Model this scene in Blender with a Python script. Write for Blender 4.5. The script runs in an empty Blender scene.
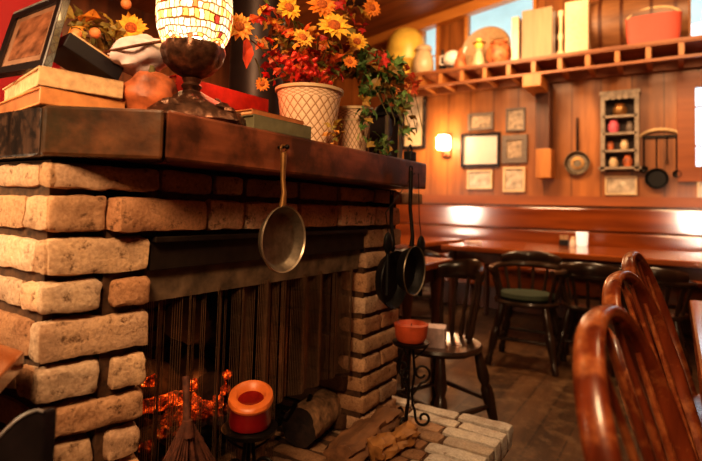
import bpy, math, random
from mathutils import Vector, Matrix, noise, Euler
random.seed(7)
col = bpy.context.scene.collection
V = Vector
# ------------------------------------------------------------------ camera
F = 508.0; PX, PY = 351.0, 182.0; H = 1.04
yaw, pit, rol = math.radians(32.7), math.radians(3.0), math.radians(-1.59)
fw = V((-math.sin(yaw)*math.cos(pit), math.cos(yaw)*math.cos(pit), math.sin(pit)))
rt = V((math.cos(yaw), math.sin(yaw), 0)); up = rt.cross(fw)
q = Matrix.Rotation(rol, 3, fw); rt = q @ rt; up = q @ up
cam = bpy.data.cameras.new('camera'); cam_o = bpy.data.objects.new('camera', cam); col.objects.link(cam_o)
M4 = Matrix((rt, up, -fw)).transposed().to_4x4(); M4.translation = (0, 0, H); cam_o.matrix_world = M4
cam.sensor_width = 36; cam.lens = F/702*36; cam.shift_y = -48.5/702; cam.clip_start = .02
cam.dof.use_dof = True; cam.dof.focus_distance = 1.25; cam.dof.aperture_fstop = 2.8
bpy.context.scene.camera = cam_o
def ray(x, y): return fw + rt*((x-PX)/F) - up*((y-PY)/F)
def onx(x, y, X): d = ray(x, y); return V((0, 0, H)) + d*(X/d.x)
def ony(x, y, Y): d = ray(x, y); return V((0, 0, H)) + d*(Y/d.y)
def onz(x, y, Z): d = ray(x, y); return V((0, 0, H)) + d*((Z-H)/d.z)
# ------------------------------------------------------------------ materials
def newmat(name):
    m = bpy.data.materials.new(name); m.use_nodes = True
    nt = m.node_tree; b = nt.nodes['Principled BSDF']; return m, nt, b
def lnk(nt, a, b): nt.links.new(a, b)
def ramp(nt, fac, stops):
    r = nt.nodes.new('ShaderNodeValToRGB'); e = r.color_ramp.elements
    e[0].position, e[0].color = stops[0][0], (*stops[0][1], 1); e[1].position, e[1].color = stops[-1][0], (*stops[-1][1], 1)
    for p, c in stops[1:-1]:
        n = e.new(p); n.color = (*c, 1)
    lnk(nt, fac, r.inputs[0]); return r.outputs[0]
def coords(nt, scale=(1, 1, 1)):
    t = nt.nodes.new('ShaderNodeTexCoord'); mp = nt.nodes.new('ShaderNodeMapping'); mp.inputs['Scale'].default_value = scale
    lnk(nt, t.outputs['Object'], mp.inputs[0]); return mp.outputs[0]
def nz(nt, vec, scale, detail=4, rough=.55):
    n = nt.nodes.new('ShaderNodeTexNoise'); n.inputs['Scale'].default_value = scale; n.inputs['Detail'].default_value = detail
    n.inputs['Roughness'].default_value = rough; lnk(nt, vec, n.inputs['Vector']); return n.outputs['Fac']
def bump(nt, b, fac, s=.3, d=.01):
    n = nt.nodes.new('ShaderNodeBump'); n.inputs['Strength'].default_value = s; n.inputs['Distance'].default_value = d
    lnk(nt, fac, n.inputs['Height']); lnk(nt, n.outputs[0], b.inputs['Normal'])
def mixc(nt, a, b, fac, mode='MIX'):
    n = nt.nodes.new('ShaderNodeMix'); n.data_type = 'RGBA'; n.blend_type = mode
    for s, v in ((n.inputs[6], a), (n.inputs[7], b)):
        if isinstance(v, tuple): s.default_value = (*v, 1)
        else: lnk(nt, v, s)
    if isinstance(fac, (int, float)): n.inputs[0].default_value = fac
    else: lnk(nt, fac, n.inputs[0])
    return n.outputs[2]
def plain(name, c, rough=.5, metal=0, var=.25, scale=30, emit=None, es=0, usecol=False, bs=.15, spec=.5, coat=0):
    m, nt, b = newmat(name); v = coords(nt); f = nz(nt, v, scale)
    c1 = tuple(x*(1-var) for x in c); c2 = tuple(min(1, x*(1+var)) for x in c)
    o = ramp(nt, f, [(.3, c1), (.7, c2)])
    if usecol:
        a = nt.nodes.new('ShaderNodeAttribute'); a.attribute_name = 'Col'; o = mixc(nt, o, a.outputs['Color'], 1, 'MULTIPLY')
    lnk(nt, o, b.inputs['Base Color']); b.inputs['Roughness'].default_value = rough; b.inputs['Metallic'].default_value = metal
    b.inputs['Specular IOR Level'].default_value = spec; b.inputs['Coat Weight'].default_value = coat
    if emit: b.inputs['Emission Color'].default_value = (*emit, 1); b.inputs['Emission Strength'].default_value = es
    if bs: bump(nt, b, f, bs, .003)
    return m
def wood(name, c1, c2, axis='Y', rough=.35, scale=6, boards=None, bs=.15, bdark=.25, coat=0, worn=None):
    m, nt, b = newmat(name); s = {'X': (.12, 1, 1), 'Y': (1, .12, 1), 'Z': (1, 1, .12)}[axis]
    v = coords(nt, s); f1 = nz(nt, v, scale*4, 6, .6); f2 = nz(nt, v, scale, 3)
    mm = nt.nodes.new('ShaderNodeMath'); mm.operation = 'MULTIPLY_ADD'; lnk(nt, f1, mm.inputs[0]); mm.inputs[1].default_value = .55
    m2 = nt.nodes.new('ShaderNodeMath'); m2.operation = 'MULTIPLY'; lnk(nt, f2, m2.inputs[0]); m2.inputs[1].default_value = .45; lnk(nt, m2.outputs[0], mm.inputs[2])
    o = ramp(nt, mm.outputs[0], [(.35, c1), (.65, c2)])
    h = mm.outputs[0]
    if boards:
        bx, w = boards   # boards: axis across, width
        t = nt.nodes.new('ShaderNodeTexCoord'); sp = nt.nodes.new('ShaderNodeSeparateXYZ'); lnk(nt, t.outputs['Object'], sp.inputs[0])
        d = nt.nodes.new('ShaderNodeMath'); d.operation = 'DIVIDE'; lnk(nt, sp.outputs[bx], d.inputs[0]); d.inputs[1].default_value = w
        fr = nt.nodes.new('ShaderNodeMath'); fr.operation = 'FRACT'; lnk(nt, d.outputs[0], fr.inputs[0])
        fl = nt.nodes.new('ShaderNodeMath'); fl.operation = 'FLOOR'; lnk(nt, d.outputs[0], fl.inputs[0])
        wn = nt.nodes.new('ShaderNodeTexWhiteNoise'); wn.noise_dimensions = '1D'; lnk(nt, fl.outputs[0], wn.inputs['W'])
        tone = ramp(nt, wn.outputs[0], [(0, (.78, .75, .72)), (1, (1.12, 1.1, 1.08))])
        o = mixc(nt, o, tone, 1, 'MULTIPLY')
        gap = ramp(nt, fr.outputs[0], [(0, (bdark,)*3), (.05, (1, 1, 1)), (.95, (1, 1, 1)), (1, (bdark,)*3)])
        o = mixc(nt, o, gap, 1, 'MULTIPLY')
    if worn:
        wv = coords(nt); wf = nz(nt, wv, 9, 5, .7); wr = ramp(nt, wf, [(.5, (0, 0, 0)), (.62, (.8,)*3)]); o = mixc(nt, o, worn, wr)
    lnk(nt, o, b.inputs['Base Color'])
    rr = nt.nodes.new('ShaderNodeMapRange'); lnk(nt, f2, rr.inputs[0]); rr.inputs[3].default_value = rough*.8; rr.inputs[4].default_value = rough*1.25
    lnk(nt, rr.outputs[0], b.inputs['Roughness']); b.inputs['Coat Weight'].default_value = coat; b.inputs['Coat Roughness'].default_value = .12
    bump(nt, b, h, bs, .004); return m
def brickmat(name, base=(1, 1, 1), dirt=(.10, .045, .02), rough=.9, dl=.45, pits=.8):
    m, nt, b = newmat(name); v = coords(nt)
    a = nt.nodes.new('ShaderNodeAttribute'); a.attribute_name = 'Col'
    f = nz(nt, v, 9, 8, .72); f2 = nz(nt, v, 45, 8, .75); f3 = nz(nt, v, 150, 3)
    o = mixc(nt, a.outputs['Color'], base, 1, 'MULTIPLY')
    o = mixc(nt, o, ramp(nt, f, [(.3, (.55, .42, .33)), (.5, (1, 1, 1)), (.72, (1.35, 1.3, 1.15))]), .8, 'MULTIPLY')
    o = mixc(nt, o, dirt, ramp(nt, f2, [(dl-.1, (.9,)*3), (dl, (.0,)*3)]))
    o = mixc(nt, o, ramp(nt, f3, [(.35, (.75, .7, .65)), (.6, (1.1, 1.1, 1.1))]), .7, 'MULTIPLY')
    lnk(nt, o, b.inputs['Base Color']); b.inputs['Roughness'].default_value = rough
    b.inputs['Specular IOR Level'].default_value = .25
    ad = nt.nodes.new('ShaderNodeMath'); ad.operation = 'MULTIPLY_ADD'; lnk(nt, f3, ad.inputs[0]); ad.inputs[1].default_value = .3; lnk(nt, f2, ad.inputs[2])
    bump(nt, b, ad.outputs[0], pits, .006); return m
def emis(name, c, s):
    m, nt, b = newmat(name); b.inputs['Base Color'].default_value = (*c, 1); b.inputs['Emission Color'].default_value = (*c, 1)
    v = coords(nt); f = nz(nt, v, 20); mr = nt.nodes.new('ShaderNodeMapRange'); lnk(nt, f, mr.inputs[0]); mr.inputs[3].default_value = s*.8; mr.inputs[4].default_value = s*1.2
    lnk(nt, mr.outputs[0], b.inputs['Emission Strength']); return m
MT = {}
MT['brick'] = brickmat('old_brick')
MT['sooty'] = brickmat('sooty_brick', base=(.16, .12, .1), rough=.95)
MT['mortar'] = plain('mortar', (.075, .034, .014), .95, var=.5, scale=60, bs=.8)
MT['mortar_dark'] = plain('mortar_sooty', (.018, .012, .009), .95, var=.5, scale=60, bs=.8)
MT['hearthbrick'] = brickmat('hearth_brick', dirt=(.09, .04, .02), rough=.7, dl=.40)
def mottled(m, sc, lo, hi, dark):
    nt = m.node_tree; b = nt.nodes['Principled BSDF']; src = b.inputs['Base Color'].links[0].from_socket
    f = nz(nt, coords(nt), sc, 5, .65); o = mixc(nt, src, dark, ramp(nt, f, [(lo, (.85,)*3), (hi, (0, 0, 0))])); lnk(nt, o, b.inputs['Base Color']); return m
MT['mantel'] = wood('mantel_wood', (.085, .024, .010), (.32, .098, .042), 'Y', .36, 6, bs=.5, coat=.12)
MT['mantel_end'] = wood('mantel_end_grain', (.012, .006, .004), (.12, .06, .035), 'Z', .28, 7, bs=.6, coat=.3)
mottled(MT['mantel'], 7, .42, .6, (.035, .014, .008))
MT['mitre'] = mottled(wood('mitre_wood', (.035, .014, .006), (.16, .06, .022), 'Y', .3, 6, bs=.5, coat=.2), 10, .4, .62, (.03, .022, .010))
mottled(MT['mantel_end'], 45, .45, .55, (.008, .005, .004))
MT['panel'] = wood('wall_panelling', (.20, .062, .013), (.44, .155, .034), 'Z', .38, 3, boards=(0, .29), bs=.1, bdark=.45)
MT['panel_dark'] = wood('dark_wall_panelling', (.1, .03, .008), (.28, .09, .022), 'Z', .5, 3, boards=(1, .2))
MT['ceil'] = wood('ceiling_boards', (.22, .07, .014), (.42, .15, .035), 'X', .5, 3, boards=(1, .16), bdark=.4)
MT['floor'] = wood('floor_boards', (.035, .018, .008), (.12, .06, .026), 'Y', .38, 4, boards=(0, .14), bs=.3, bdark=.35, worn=(.17, .1, .05))
MT['bench'] = wood('bench_wood', (.13, .026, .004), (.30, .07, .011), 'X', .15, 2.5, bs=.05, coat=.8)
MT['rail'] = wood('rail_wood', (.22, .055, .01), (.36, .10, .02), 'X', .45, 3)
MT['table'] = wood('table_wood', (.2, .045, .008), (.36, .095, .018), 'X', .16, 2.5, bs=.04, coat=.5)
MT['shelfw'] = wood('shelf_wood', (.16, .045, .01), (.34, .11, .028), 'X', .5, 4)
MT['joist'] = wood('joist_wood', (.3, .1, .02), (.52, .2, .05), 'Y', .5, 4)
MT['trimw'] = wood('trim_wood', (.42, .14, .02), (.66, .26, .05), 'X', .5, 4)
MT['postw'] = wood('post_wood', (.05, .014, .004), (.12, .035, .01), 'Z', .45, 5)
MT['blockw'] = wood('block_wood', (.3, .1, .02), (.5, .19, .04), 'Z', .45, 5)
MT['chair'] = wood('chair_wood', (.07, .012, .004), (.23, .045, .012), 'Z', .28, 7, bs=.15, coat=.2, worn=(.44, .15, .05))
MT['darkchair'] = wood('dark_chair_wood', (.014, .007, .004), (.05, .024, .012), 'Z', .28, 7, bs=.1, coat=.3)
MT['iron'] = plain('wrought_iron', (.018, .013, .010), .42, .7, bs=.4, scale=90)
MT['castiron'] = plain('cast_iron', (.012, .010, .009), .5, .5, bs=.3, scale=120)
MT['pan'] = plain('aged_steel_pan', (.22, .17, .12), .42, .75, var=.35, scale=40, bs=.3)
MT['panrim'] = plain('pan_rim', (.45, .35, .25), .35, .8)
MT['brass'] = plain('brass_handle', (.42, .22, .08), .38, .8)
MT['bronze'] = plain('dark_bronze', (.13, .06, .035), .38, .75, var=.6, scale=50, bs=.8)
MT['hood'] = plain('smoke_stained_steel', (.15, .095, .055), .7, .1, var=.6, scale=22, bs=.5)
MT['black'] = plain('black_paint', (.012, .010, .010), .4, .1)
MT['flue'] = plain('flue_steel', (.045, .028, .024), .45, .5, scale=8)
MT['paper'] = plain('page_edges', (.68, .40, .2), .8, scale=60, bs=.5)
MT['orangecover'] = plain('orange_cover', (.68, .27, .09), .5)
MT['browncover'] = plain('brown_cover', (.42, .15, .05), .5)
MT['greencover'] = plain('olive_cover', (.16, .14, .075), .55)
MT['redcover'] = plain('red_cover', (.55, .05, .03), .5)
MT['redpanel'] = plain('red_panel', (.36, .008, .014), .55, var=.1, scale=5, bs=0)
MT['darkcover'] = plain('black_cover', (.01, .006, .008), .6)
MT['photo'] = plain('faded_photo', (.26, .10, .05), .3, var=.7, scale=28, bs=0, coat=.3)
MT['photomount'] = plain('photo_mount', (.30, .15, .09), .4, bs=0, coat=.3)
MT['frame'] = plain('black_frame', (.02, .014, .014), .22, 0, bs=0, coat=.5)
MT['edge_and_highlight'] = plain('silver_edge_and_highlight', (.65, .58, .55), .25, .6, bs=0)
MT['leaf'] = plain('leaves', (.9, .9, .9), .55, var=.25, scale=40, usecol=True, bs=.2)
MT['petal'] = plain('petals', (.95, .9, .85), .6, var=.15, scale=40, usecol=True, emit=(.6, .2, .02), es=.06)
MT['seed'] = plain('flower_centre', (.45, .11, .02), .9, var=.5, scale=200, bs=1)
MT['stem'] = plain('stems', (.12, .1, .03), .7)
MT['berry'] = plain('berries', (.55, .03, .015), .3)
MT['white'] = plain('white_cloth', (.75, .58, .56), .7)
MT['whiteglow'] = plain('white_ceramic', (.85, .72, .6), .25, var=.05)
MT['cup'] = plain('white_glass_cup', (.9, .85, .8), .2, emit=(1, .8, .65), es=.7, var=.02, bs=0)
MT['cream'] = plain('cream_ceramic', (.60, .42, .24), .35, var=.1)
MT['yellow'] = plain('yellow_glaze', (.85, .55, .10), .35, var=.2, scale=8, bs=0)
MT['teal'] = plain('pale_tray', (.45, .27, .13), .5, var=.2)
MT['pink'] = plain('pink_ceramic', (.6, .12, .16), .4)
MT['shell'] = plain('orange_brown_glaze', (.42, .11, .035), .55, var=.8, scale=18, bs=.3)
MT['redwax'] = plain('red_wax', (.17, .006, .006), .3, var=.4, scale=14, coat=.3)
MT['orangewax'] = plain('orange_wax_rim', (.62, .15, .03), .4, emit=(1, .2, .03), es=.06, var=.15)
MT['waxpool'] = plain('wax_pool', (.2, .01, .005), .15)
MT['candlestub'] = plain('terracotta_wax', (.52, .09, .03), .5, var=.2)
MT['bark'] = plain('log_bark', (.24, .13, .065), .9, var=.6, scale=45, bs=1.2)
MT['logend'] = plain('charred_log_end', (.022, .010, .006), .9, var=.6, scale=50, bs=1)
MT['split'] = wood('split_log', (.09, .04, .018), (.30, .14, .06), 'Y', .75, 9, bs=.8)
MT['amber'] = wood('amber_log', (.18, .075, .02), (.50, .24, .08), 'Y', .5, 9, bs=.6)
MT['char'] = plain('charred_wood', (.02, .013, .010), .85, var=.7, scale=40, bs=1.2)
MT['broom'] = plain('broom_straw', (.11, .035, .018), .8, var=.5, scale=80)
MT['pebble'] = plain('pale_pebble', (.55, .42, .3), .6)
MT['redbasket'] = plain('red_basket', (.5, .075, .04), .6, var=.15, scale=120, bs=.8)
MT['barrel'] = wood('barrel_wood', (.13, .05, .018), (.3, .13, .05), 'X', .45, 4)
MT['tanbook'] = wood('tan_book', (.28, .16, .08), (.40, .25, .13), 'Z', .6, 5)
MT['dkart'] = plain('picture_print', (.32, .22, .14), .4, var=.6, scale=22, bs=0)
MT['lightart'] = plain('pale_print', (.46, .36, .26), .25, var=.5, scale=14, bs=0, coat=.6)
MT['glareart'] = plain('print_painted_glare', (.60, .50, .43), .18, var=.12, scale=3, bs=0, coat=.6)  # pale base colour paints in the glare on the picture glass
MT['greyframe'] = plain('grey_frame', (.14, .10, .075), .5)
MT['cab'] = plain('weathered_cabinet', (.27, .20, .14), .6, var=.3, scale=20)
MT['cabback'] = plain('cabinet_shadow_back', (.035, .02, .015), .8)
MT['green'] = plain('green_cushion', (.022, .03, .012), .85)
MT['horn'] = plain('pale_horn', (.62, .42, .22), .4)
MT['lintel'] = plain('black_steel_lintel', (.04, .026, .018), .45, .5, bs=.3, scale=30)
MT['sconceglow'] = emis('sconce_glow', (1, .72, .42), 28)
MT['bulb'] = emis('bulb', (1, .7, .38), 30)
MT['eave'] = plain('eave_paint', (.55, .72, .66), .7, var=.1, scale=3)
MT['coal'] = None
def coal():
    m, nt, b = newmat('glowing_embers'); v = coords(nt); f = nz(nt, v, 60, 6, .7)
    o = ramp(nt, f, [(.42, (.012, .001, .0)), (.54, (.16, .010, .001)), (.63, (.7, .08, .006)), (.72, (1, .42, .08))])
    b.inputs['Base Color'].default_value = (.02, .012, .01, 1); lnk(nt, o, b.inputs['Emission Color'])
    t = nt.nodes.new('ShaderNodeTexCoord'); sx_ = nt.nodes.new('ShaderNodeSeparateXYZ'); lnk(nt, t.outputs['Object'], sx_.inputs[0]); mr = nt.nodes.new('ShaderNodeMapRange'); lnk(nt, sx_.outputs[2], mr.inputs[0])
    mr.inputs[1].default_value = .07; mr.inputs[2].default_value = .14; mr.inputs[3].default_value = .03; mr.inputs[4].default_value = 2.3; lnk(nt, mr.outputs[0], b.inputs['Emission Strength'])
    b.inputs['Roughness'].default_value = .9; bump(nt, b, f, 1, .01); return m
MT['coal'] = coal()
def shademat():
    m, nt, b = newmat('stained_glass'); t = nt.nodes.new('ShaderNodeTexCoord'); sp = nt.nodes.new('ShaderNodeSeparateXYZ'); lnk(nt, t.outputs['UV'], sp.inputs[0])
    wv = nz(nt, t.outputs['Object'], 45, 2); wv2 = nz(nt, t.outputs['Object'], 30, 2)
    def M(op, a, bb=None):
        n = nt.nodes.new('ShaderNodeMath'); n.operation = op
        for i, x in enumerate((a, bb)):
            if x is None: continue
            if isinstance(x, (int, float)): n.inputs[i].default_value = x
            else: lnk(nt, x, n.inputs[i])
        return n.outputs[0]
    v = M('ADD', M('MULTIPLY', sp.outputs[1], 13), M('MULTIPLY', wv2, .9)); vf = M('FLOOR', v)
    u = M('ADD', M('ADD', M('MULTIPLY', sp.outputs[0], 44), M('MULTIPLY', wv, 1.2)), M('MULTIPLY', vf, .37)); uf = M('FLOOR', u)
    cx_ = nt.nodes.new('ShaderNodeCombineXYZ'); lnk(nt, uf, cx_.inputs[0]); lnk(nt, vf, cx_.inputs[1])
    wn = nt.nodes.new('ShaderNodeTexWhiteNoise'); wn.noise_dimensions = '2D'; lnk(nt, cx_.outputs[0], wn.inputs['Vector'])
    c = ramp(nt, wn.outputs['Value'], [(0, (1, .78, .38)), (.3, (1, .86, .55)), (.45, (.75, .72, .18)), (.52, (1, .62, .12)), (.64, (.95, .2, .05)), (.70, (1, .88, .6)), (.88, (1, .68, .2)), (.95, (.4, .05, .03)), (1, (.5, .06, .03))])
    c.node.color_ramp.interpolation = 'CONSTANT'
    eu = M('ABSOLUTE', M('SUBTRACT', M('FRACT', u), .5)); ev = M('ABSOLUTE', M('SUBTRACT', M('FRACT', v), .5))
    e = ramp(nt, M('MAXIMUM', eu, ev), [(.37, (1, 1, 1)), (.44, (.16, .06, .02))])
    o = mixc(nt, c, e, 1, 'MULTIPLY'); lnk(nt, o, b.inputs['Base Color']); lnk(nt, o, b.inputs['Emission Color'])
    mr = nt.nodes.new('ShaderNodeMapRange'); lnk(nt, sp.outputs[1], mr.inputs[0]); mr.inputs[3].default_value = 1.6; mr.inputs[4].default_value = .8; lnk(nt, mr.outputs[0], b.inputs['Emission Strength'])
    b.inputs['Roughness'].default_value = .2; return m
MT['shade'] = shademat()
def latticemat():
    m, nt, b = newmat('woven_lattice'); t = nt.nodes.new('ShaderNodeTexCoord'); sp = nt.nodes.new('ShaderNodeSeparateXYZ'); lnk(nt, t.outputs['UV'], sp.inputs[0])
    def M(op, a, bb=None):
        n = nt.nodes.new('ShaderNodeMath'); n.operation = op
        for i, x in enumerate((a, bb)):
            if x is None: continue
            if isinstance(x, (int, float)): n.inputs[i].default_value = x
            else: lnk(nt, x, n.inputs[i])
        return n.outputs[0]
    u = M('MULTIPLY', sp.outputs[0], 22); v = M('MULTIPLY', sp.outputs[1], 7)
    a = M('ABSOLUTE', M('SUBTRACT', M('FRACT', M('ADD', u, v)), .5)); c = M('ABSOLUTE', M('SUBTRACT', M('FRACT', M('SUBTRACT', u, v)), .5))
    mn = M('MINIMUM', a, c)
    o = ramp(nt, mn, [(.05, (.36, .19, .09)), (.12, (.80, .55, .36))])
    lnk(nt, o, b.inputs['Base Color']); b.inputs['Roughness'].default_value = .6; bump(nt, b, mn, .5, .003); return m
MT['lattice'] = latticemat()
def glassmat():
    m, nt, b = newmat('window_glass'); b.inputs['Transmission Weight'].default_value = 1; b.inputs['Roughness'].default_value = 0.02; b.inputs['IOR'].default_value = 1.05
    b.inputs['Base Color'].default_value = (.95, .98, 1, 1); return m
MT['glass'] = glassmat()
# ------------------------------------------------------------------ mesh builder
class MB:
    def __init__(s): s.v = []; s.f = []; s.c = []; s.uv = {}
    def add(s, vs, fs, c=(1, 1, 1)):
        o = len(s.v); s.v += [V(p) for p in vs]; s.f += [tuple(i+o for i in f) for f in fs]; s.c += [c]*len(vs); return o
    def box(s, c, size, rot=None, col=(1, 1, 1)):
        hx, hy, hz = [x/2 for x in size]; R = rot if rot is not None else Matrix.Identity(3)
        vs = [V(c) + R @ V((x*hx, y*hy, z*hz)) for x in (-1, 1) for y in (-1, 1) for z in (-1, 1)]
        s.add(vs, [(0, 1, 3, 2), (4, 6, 7, 5), (0, 4, 5, 1), (2, 3, 7, 6), (0, 2, 6, 4), (1, 5, 7, 3)], col); return s
    def tube(s, pts, rad, n=10, cap=True, col=(1, 1, 1), flat=None):
        pts = [V(p) for p in pts]; k = len(pts)
        if isinstance(rad, (int, float)): rad = [rad]*k
        T = [(pts[min(i+1, k-1)] - pts[max(i-1, 0)]).normalized() for i in range(k)]
        N = T[0].orthogonal().normalized(); vs = []
        if flat is not None: N = (V(flat[0]) - T[0]*V(flat[0]).dot(T[0])).normalized()
        for i in range(k):
            N = (N - T[i]*N.dot(T[i])).normalized(); B = T[i].cross(N)
            for j in range(n):
                a = 2*math.pi*j/n; ca, sa = math.cos(a), math.sin(a)
                if flat is not None: sa *= flat[1]
                vs.append(pts[i] + (N*ca + B*sa)*rad[i])
        fs = [(i*n+j, i*n+(j+1) % n, (i+1)*n+(j+1) % n, (i+1)*n+j) for i in range(k-1) for j in range(n)]
        if cap: fs += [tuple(range(n))[::-1], tuple((k-1)*n+j for j in range(n))]
        s.add(vs, fs, col); return s
    def lathe(s, prof, c=(0, 0, 0), n=24, R=None, col=(1, 1, 1), wob=None, uv=False):
        vs = []; R = R if R is not None else Matrix.Identity(3)
        for i, (r, z) in enumerate(prof):
            for j in range(n):
                a = 2*math.pi*j/n; rr = r*(1 + (wob(a, i) if wob else 0)); vs.append(V(c) + R @ V((rr*math.cos(a), rr*math.sin(a), z)))
        k = len(prof)
        fs = [(i*n+j, i*n+(j+1) % n, (i+1)*n+(j+1) % n, (i+1)*n+j) for i in range(k-1) for j in range(n)]
        o0 = len(s.f)
        s.add(vs, fs, col)
        if uv:
            q = 0
            for i in range(k-1):
                for j in range(n):
                    s.uv[o0+q] = [(j/n, i/(k-1)), ((j+1)/n, i/(k-1)), ((j+1)/n, (i+1)/(k-1)), (j/n, (i+1)/(k-1))]; q += 1
        return s
    def brick(s, c, size, rot=None, r=.007, amp=.004, col=(1, 1, 1), nn=(10, 4, 5), fr=28):
        R = rot if rot is not None else Matrix.Identity(3); h = V(size)/2; idx = {}; vs = []; fs = []; C = V(c)
        def vid(p):
            key = tuple(round(x, 4) for x in p)
            if key in idx: return idx[key]
            P = V((p[0]*h.x, p[1]*h.y, p[2]*h.z)); Q = V([max(-(h[i]-r), min(h[i]-r, P[i])) for i in range(3)])
            d = P - Q
            if d.length > 1e-9: P = Q + d.normalized()*r
            W = C + R @ P
            nv = V((noise.noise(W*fr), noise.noise(W*fr+V((9, 3, 1))), noise.noise(W*fr+V((4, 7, 5)))))
            nv += .5*V((noise.noise(W*fr*2.7+V((3, 3, 3))), noise.noise(W*fr*2.7), noise.noise(W*fr*2.7+V((7, 0, 5)))))
            idx[key] = len(vs); vs.append(W + nv*amp); return idx[key]
        for ax in range(3):
            a, b = [i for i in range(3) if i != ax]
            for sg in (-1, 1):
                for i in range(nn[a]):
                    for j in range(nn[b]):
                        quad = []
                        for di, dj in ((0, 0), (1, 0), (1, 1), (0, 1)):
                            p = [0, 0, 0]; p[ax] = sg; p[a] = -1+2*(i+di)/nn[a]; p[b] = -1+2*(j+dj)/nn[b]; quad.append(vid(p))
                        flip = (sg == 1) == (ax == 1)
                        fs.append(tuple(quad[::-1] if flip else quad))
        s.add(vs, fs, col); return s
    def ball(s, c, r, n=10, m=7, col=(1, 1, 1), amp=0, fr=8, R=None):
        r = V((r, r, r)) if isinstance(r, (int, float)) else V(r); C = V(c); R = R if R is not None else Matrix.Identity(3)
        vs = []
        for i in range(m+1):
            t = math.pi*i/m
            for j in range(n):
                a = 2*math.pi*j/n; d = V((math.sin(t)*math.cos(a), math.sin(t)*math.sin(a), math.cos(t)))
                k = 1 + amp*noise.noise(d*1.7 + C*fr); vs.append(C + R @ V((d.x*r.x*k, d.y*r.y*k, d.z*r.z*k)))
        s.add(vs, [(i*n+j, (i+1)*n+j, (i+1)*n+(j+1) % n, i*n+(j+1) % n) for i in range(m) for j in range(n)], col); return s
    def build(s, name, mat, parent=None, world=True, smooth=True, bevel=0, sub=0, ang=40):
        if parent is None and world:
            xs = [p.x for p in s.v]; ys = [p.y for p in s.v]; zs = [p.z for p in s.v]
            o0 = V(((min(xs)+max(xs))/2, (min(ys)+max(ys))/2, min(zs)))
        elif world:
            o0 = V((0, 0, 0)); p = parent
            while p is not None: o0 = o0 + p.location; p = p.parent
        else: o0 = V((0, 0, 0))
        me = bpy.data.meshes.new(name); me.from_pydata([tuple(p-o0) for p in s.v], [], s.f)
        ca = me.color_attributes.new('Col', 'FLOAT_COLOR', 'POINT')
        for i, c in enumerate(s.c): ca.data[i].color = (*c, 1)
        if s.uv:
            ul = me.uv_layers.new(name='UVMap')
            for fi, uvs in s.uv.items():
                for k, li in enumerate(me.polygons[fi].loop_indices): ul.data[li].uv = uvs[k]
        me.materials.append(mat if not isinstance(mat, str) else MT[mat]); me.validate()
        if smooth:
            for p in me.polygons: p.use_smooth = True
            try: me.set_sharp_from_angle(angle=math.radians(ang))
            except Exception: pass
        o = bpy.data.objects.new(name, me); col.objects.link(o)
        if parent is not None: o.parent = parent
        else: o.location = o0
        if bevel:
            b = o.modifiers.new('bevel', 'BEVEL'); b.width = bevel; b.segments = 2; b.limit_method = 'ANGLE'
        if sub:
            b = o.modifiers.new('sub', 'SUBSURF'); b.levels = sub; b.render_levels = sub
        return o
def tag(o, label, cat, group=None):
    o['label'] = label; o['category'] = cat
    if group: o['group'] = group
    return o
def struct(o): o['kind'] = 'structure'; return o
def thing(name, label, cat, loc=(0, 0, 0), rz=0, group=None):
    o = bpy.data.objects.new(name, None); col.objects.link(o); o.empty_display_size = .05; o.location = loc; o.rotation_euler = (0, 0, rz); return tag(o, label, cat, group)
def copy_tree(o, parent=None):
    c = o.copy(); col.objects.link(c); c.parent = parent
    for ch in [x for x in bpy.data.objects if x.parent == o]: copy_tree(ch, c)
    return c
def rz3(a): return Matrix.Rotation(a, 3, 'Z')
def basis(d, upv=(0, 0, 1)):   # matrix whose Z is d
    z = V(d).normalized(); x = V(upv).cross(z)
    if x.length < 1e-4: x = V((1, 0, 0))
    x.normalize(); y = z.cross(x); return Matrix((x, y, z)).transposed()
# ================================================================== ROOM
RX0, RX1, RY0, RY1 = -5.0, 1.9, -1.6, 6.0
def slope(x): return 3.50 + .15*(x + 2.85)
b = MB(); b.box(((RX0+RX1)/2, (RY0+RY1)/2, -.05), (RX1-RX0+.4, RY1-RY0+.4, .1)); struct(b.build('floor', 'floor', smooth=False))
holes = [(-2.80, -2.57, 2.72, 3.9), (-2.19, -1.37, 2.72, 4.2), (.11, .8, 2.70, 4.2), (.085, .75, 1.47, 2.40)]
xs = sorted({RX0-.2, RX1+.2, *[h[0] for h in holes], *[h[1] for h in holes]}); zs = sorted({0, 4.6, *[h[2] for h in holes], *[h[3] for h in holes]})
b = MB()
for i in range(len(xs)-1):
    for j in range(len(zs)-1):
        cx, cz = (xs[i]+xs[i+1])/2, (zs[j]+zs[j+1])/2
        if any(h[0] < cx < h[1] and h[2] < cz < h[3] for h in holes): continue
        b.box((cx, 6.06, cz), (xs[i+1]-xs[i], .12, zs[j+1]-zs[j]))
struct(b.build('wall_back', 'panel', smooth=False))
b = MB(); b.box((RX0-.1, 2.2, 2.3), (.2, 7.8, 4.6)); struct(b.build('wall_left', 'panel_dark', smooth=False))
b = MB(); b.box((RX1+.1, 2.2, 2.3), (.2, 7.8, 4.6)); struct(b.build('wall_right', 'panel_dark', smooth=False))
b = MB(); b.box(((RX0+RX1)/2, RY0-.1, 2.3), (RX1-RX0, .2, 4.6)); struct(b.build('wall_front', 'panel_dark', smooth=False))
b = MB(); xa, xb = RX0-.2, RX1+.2
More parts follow.
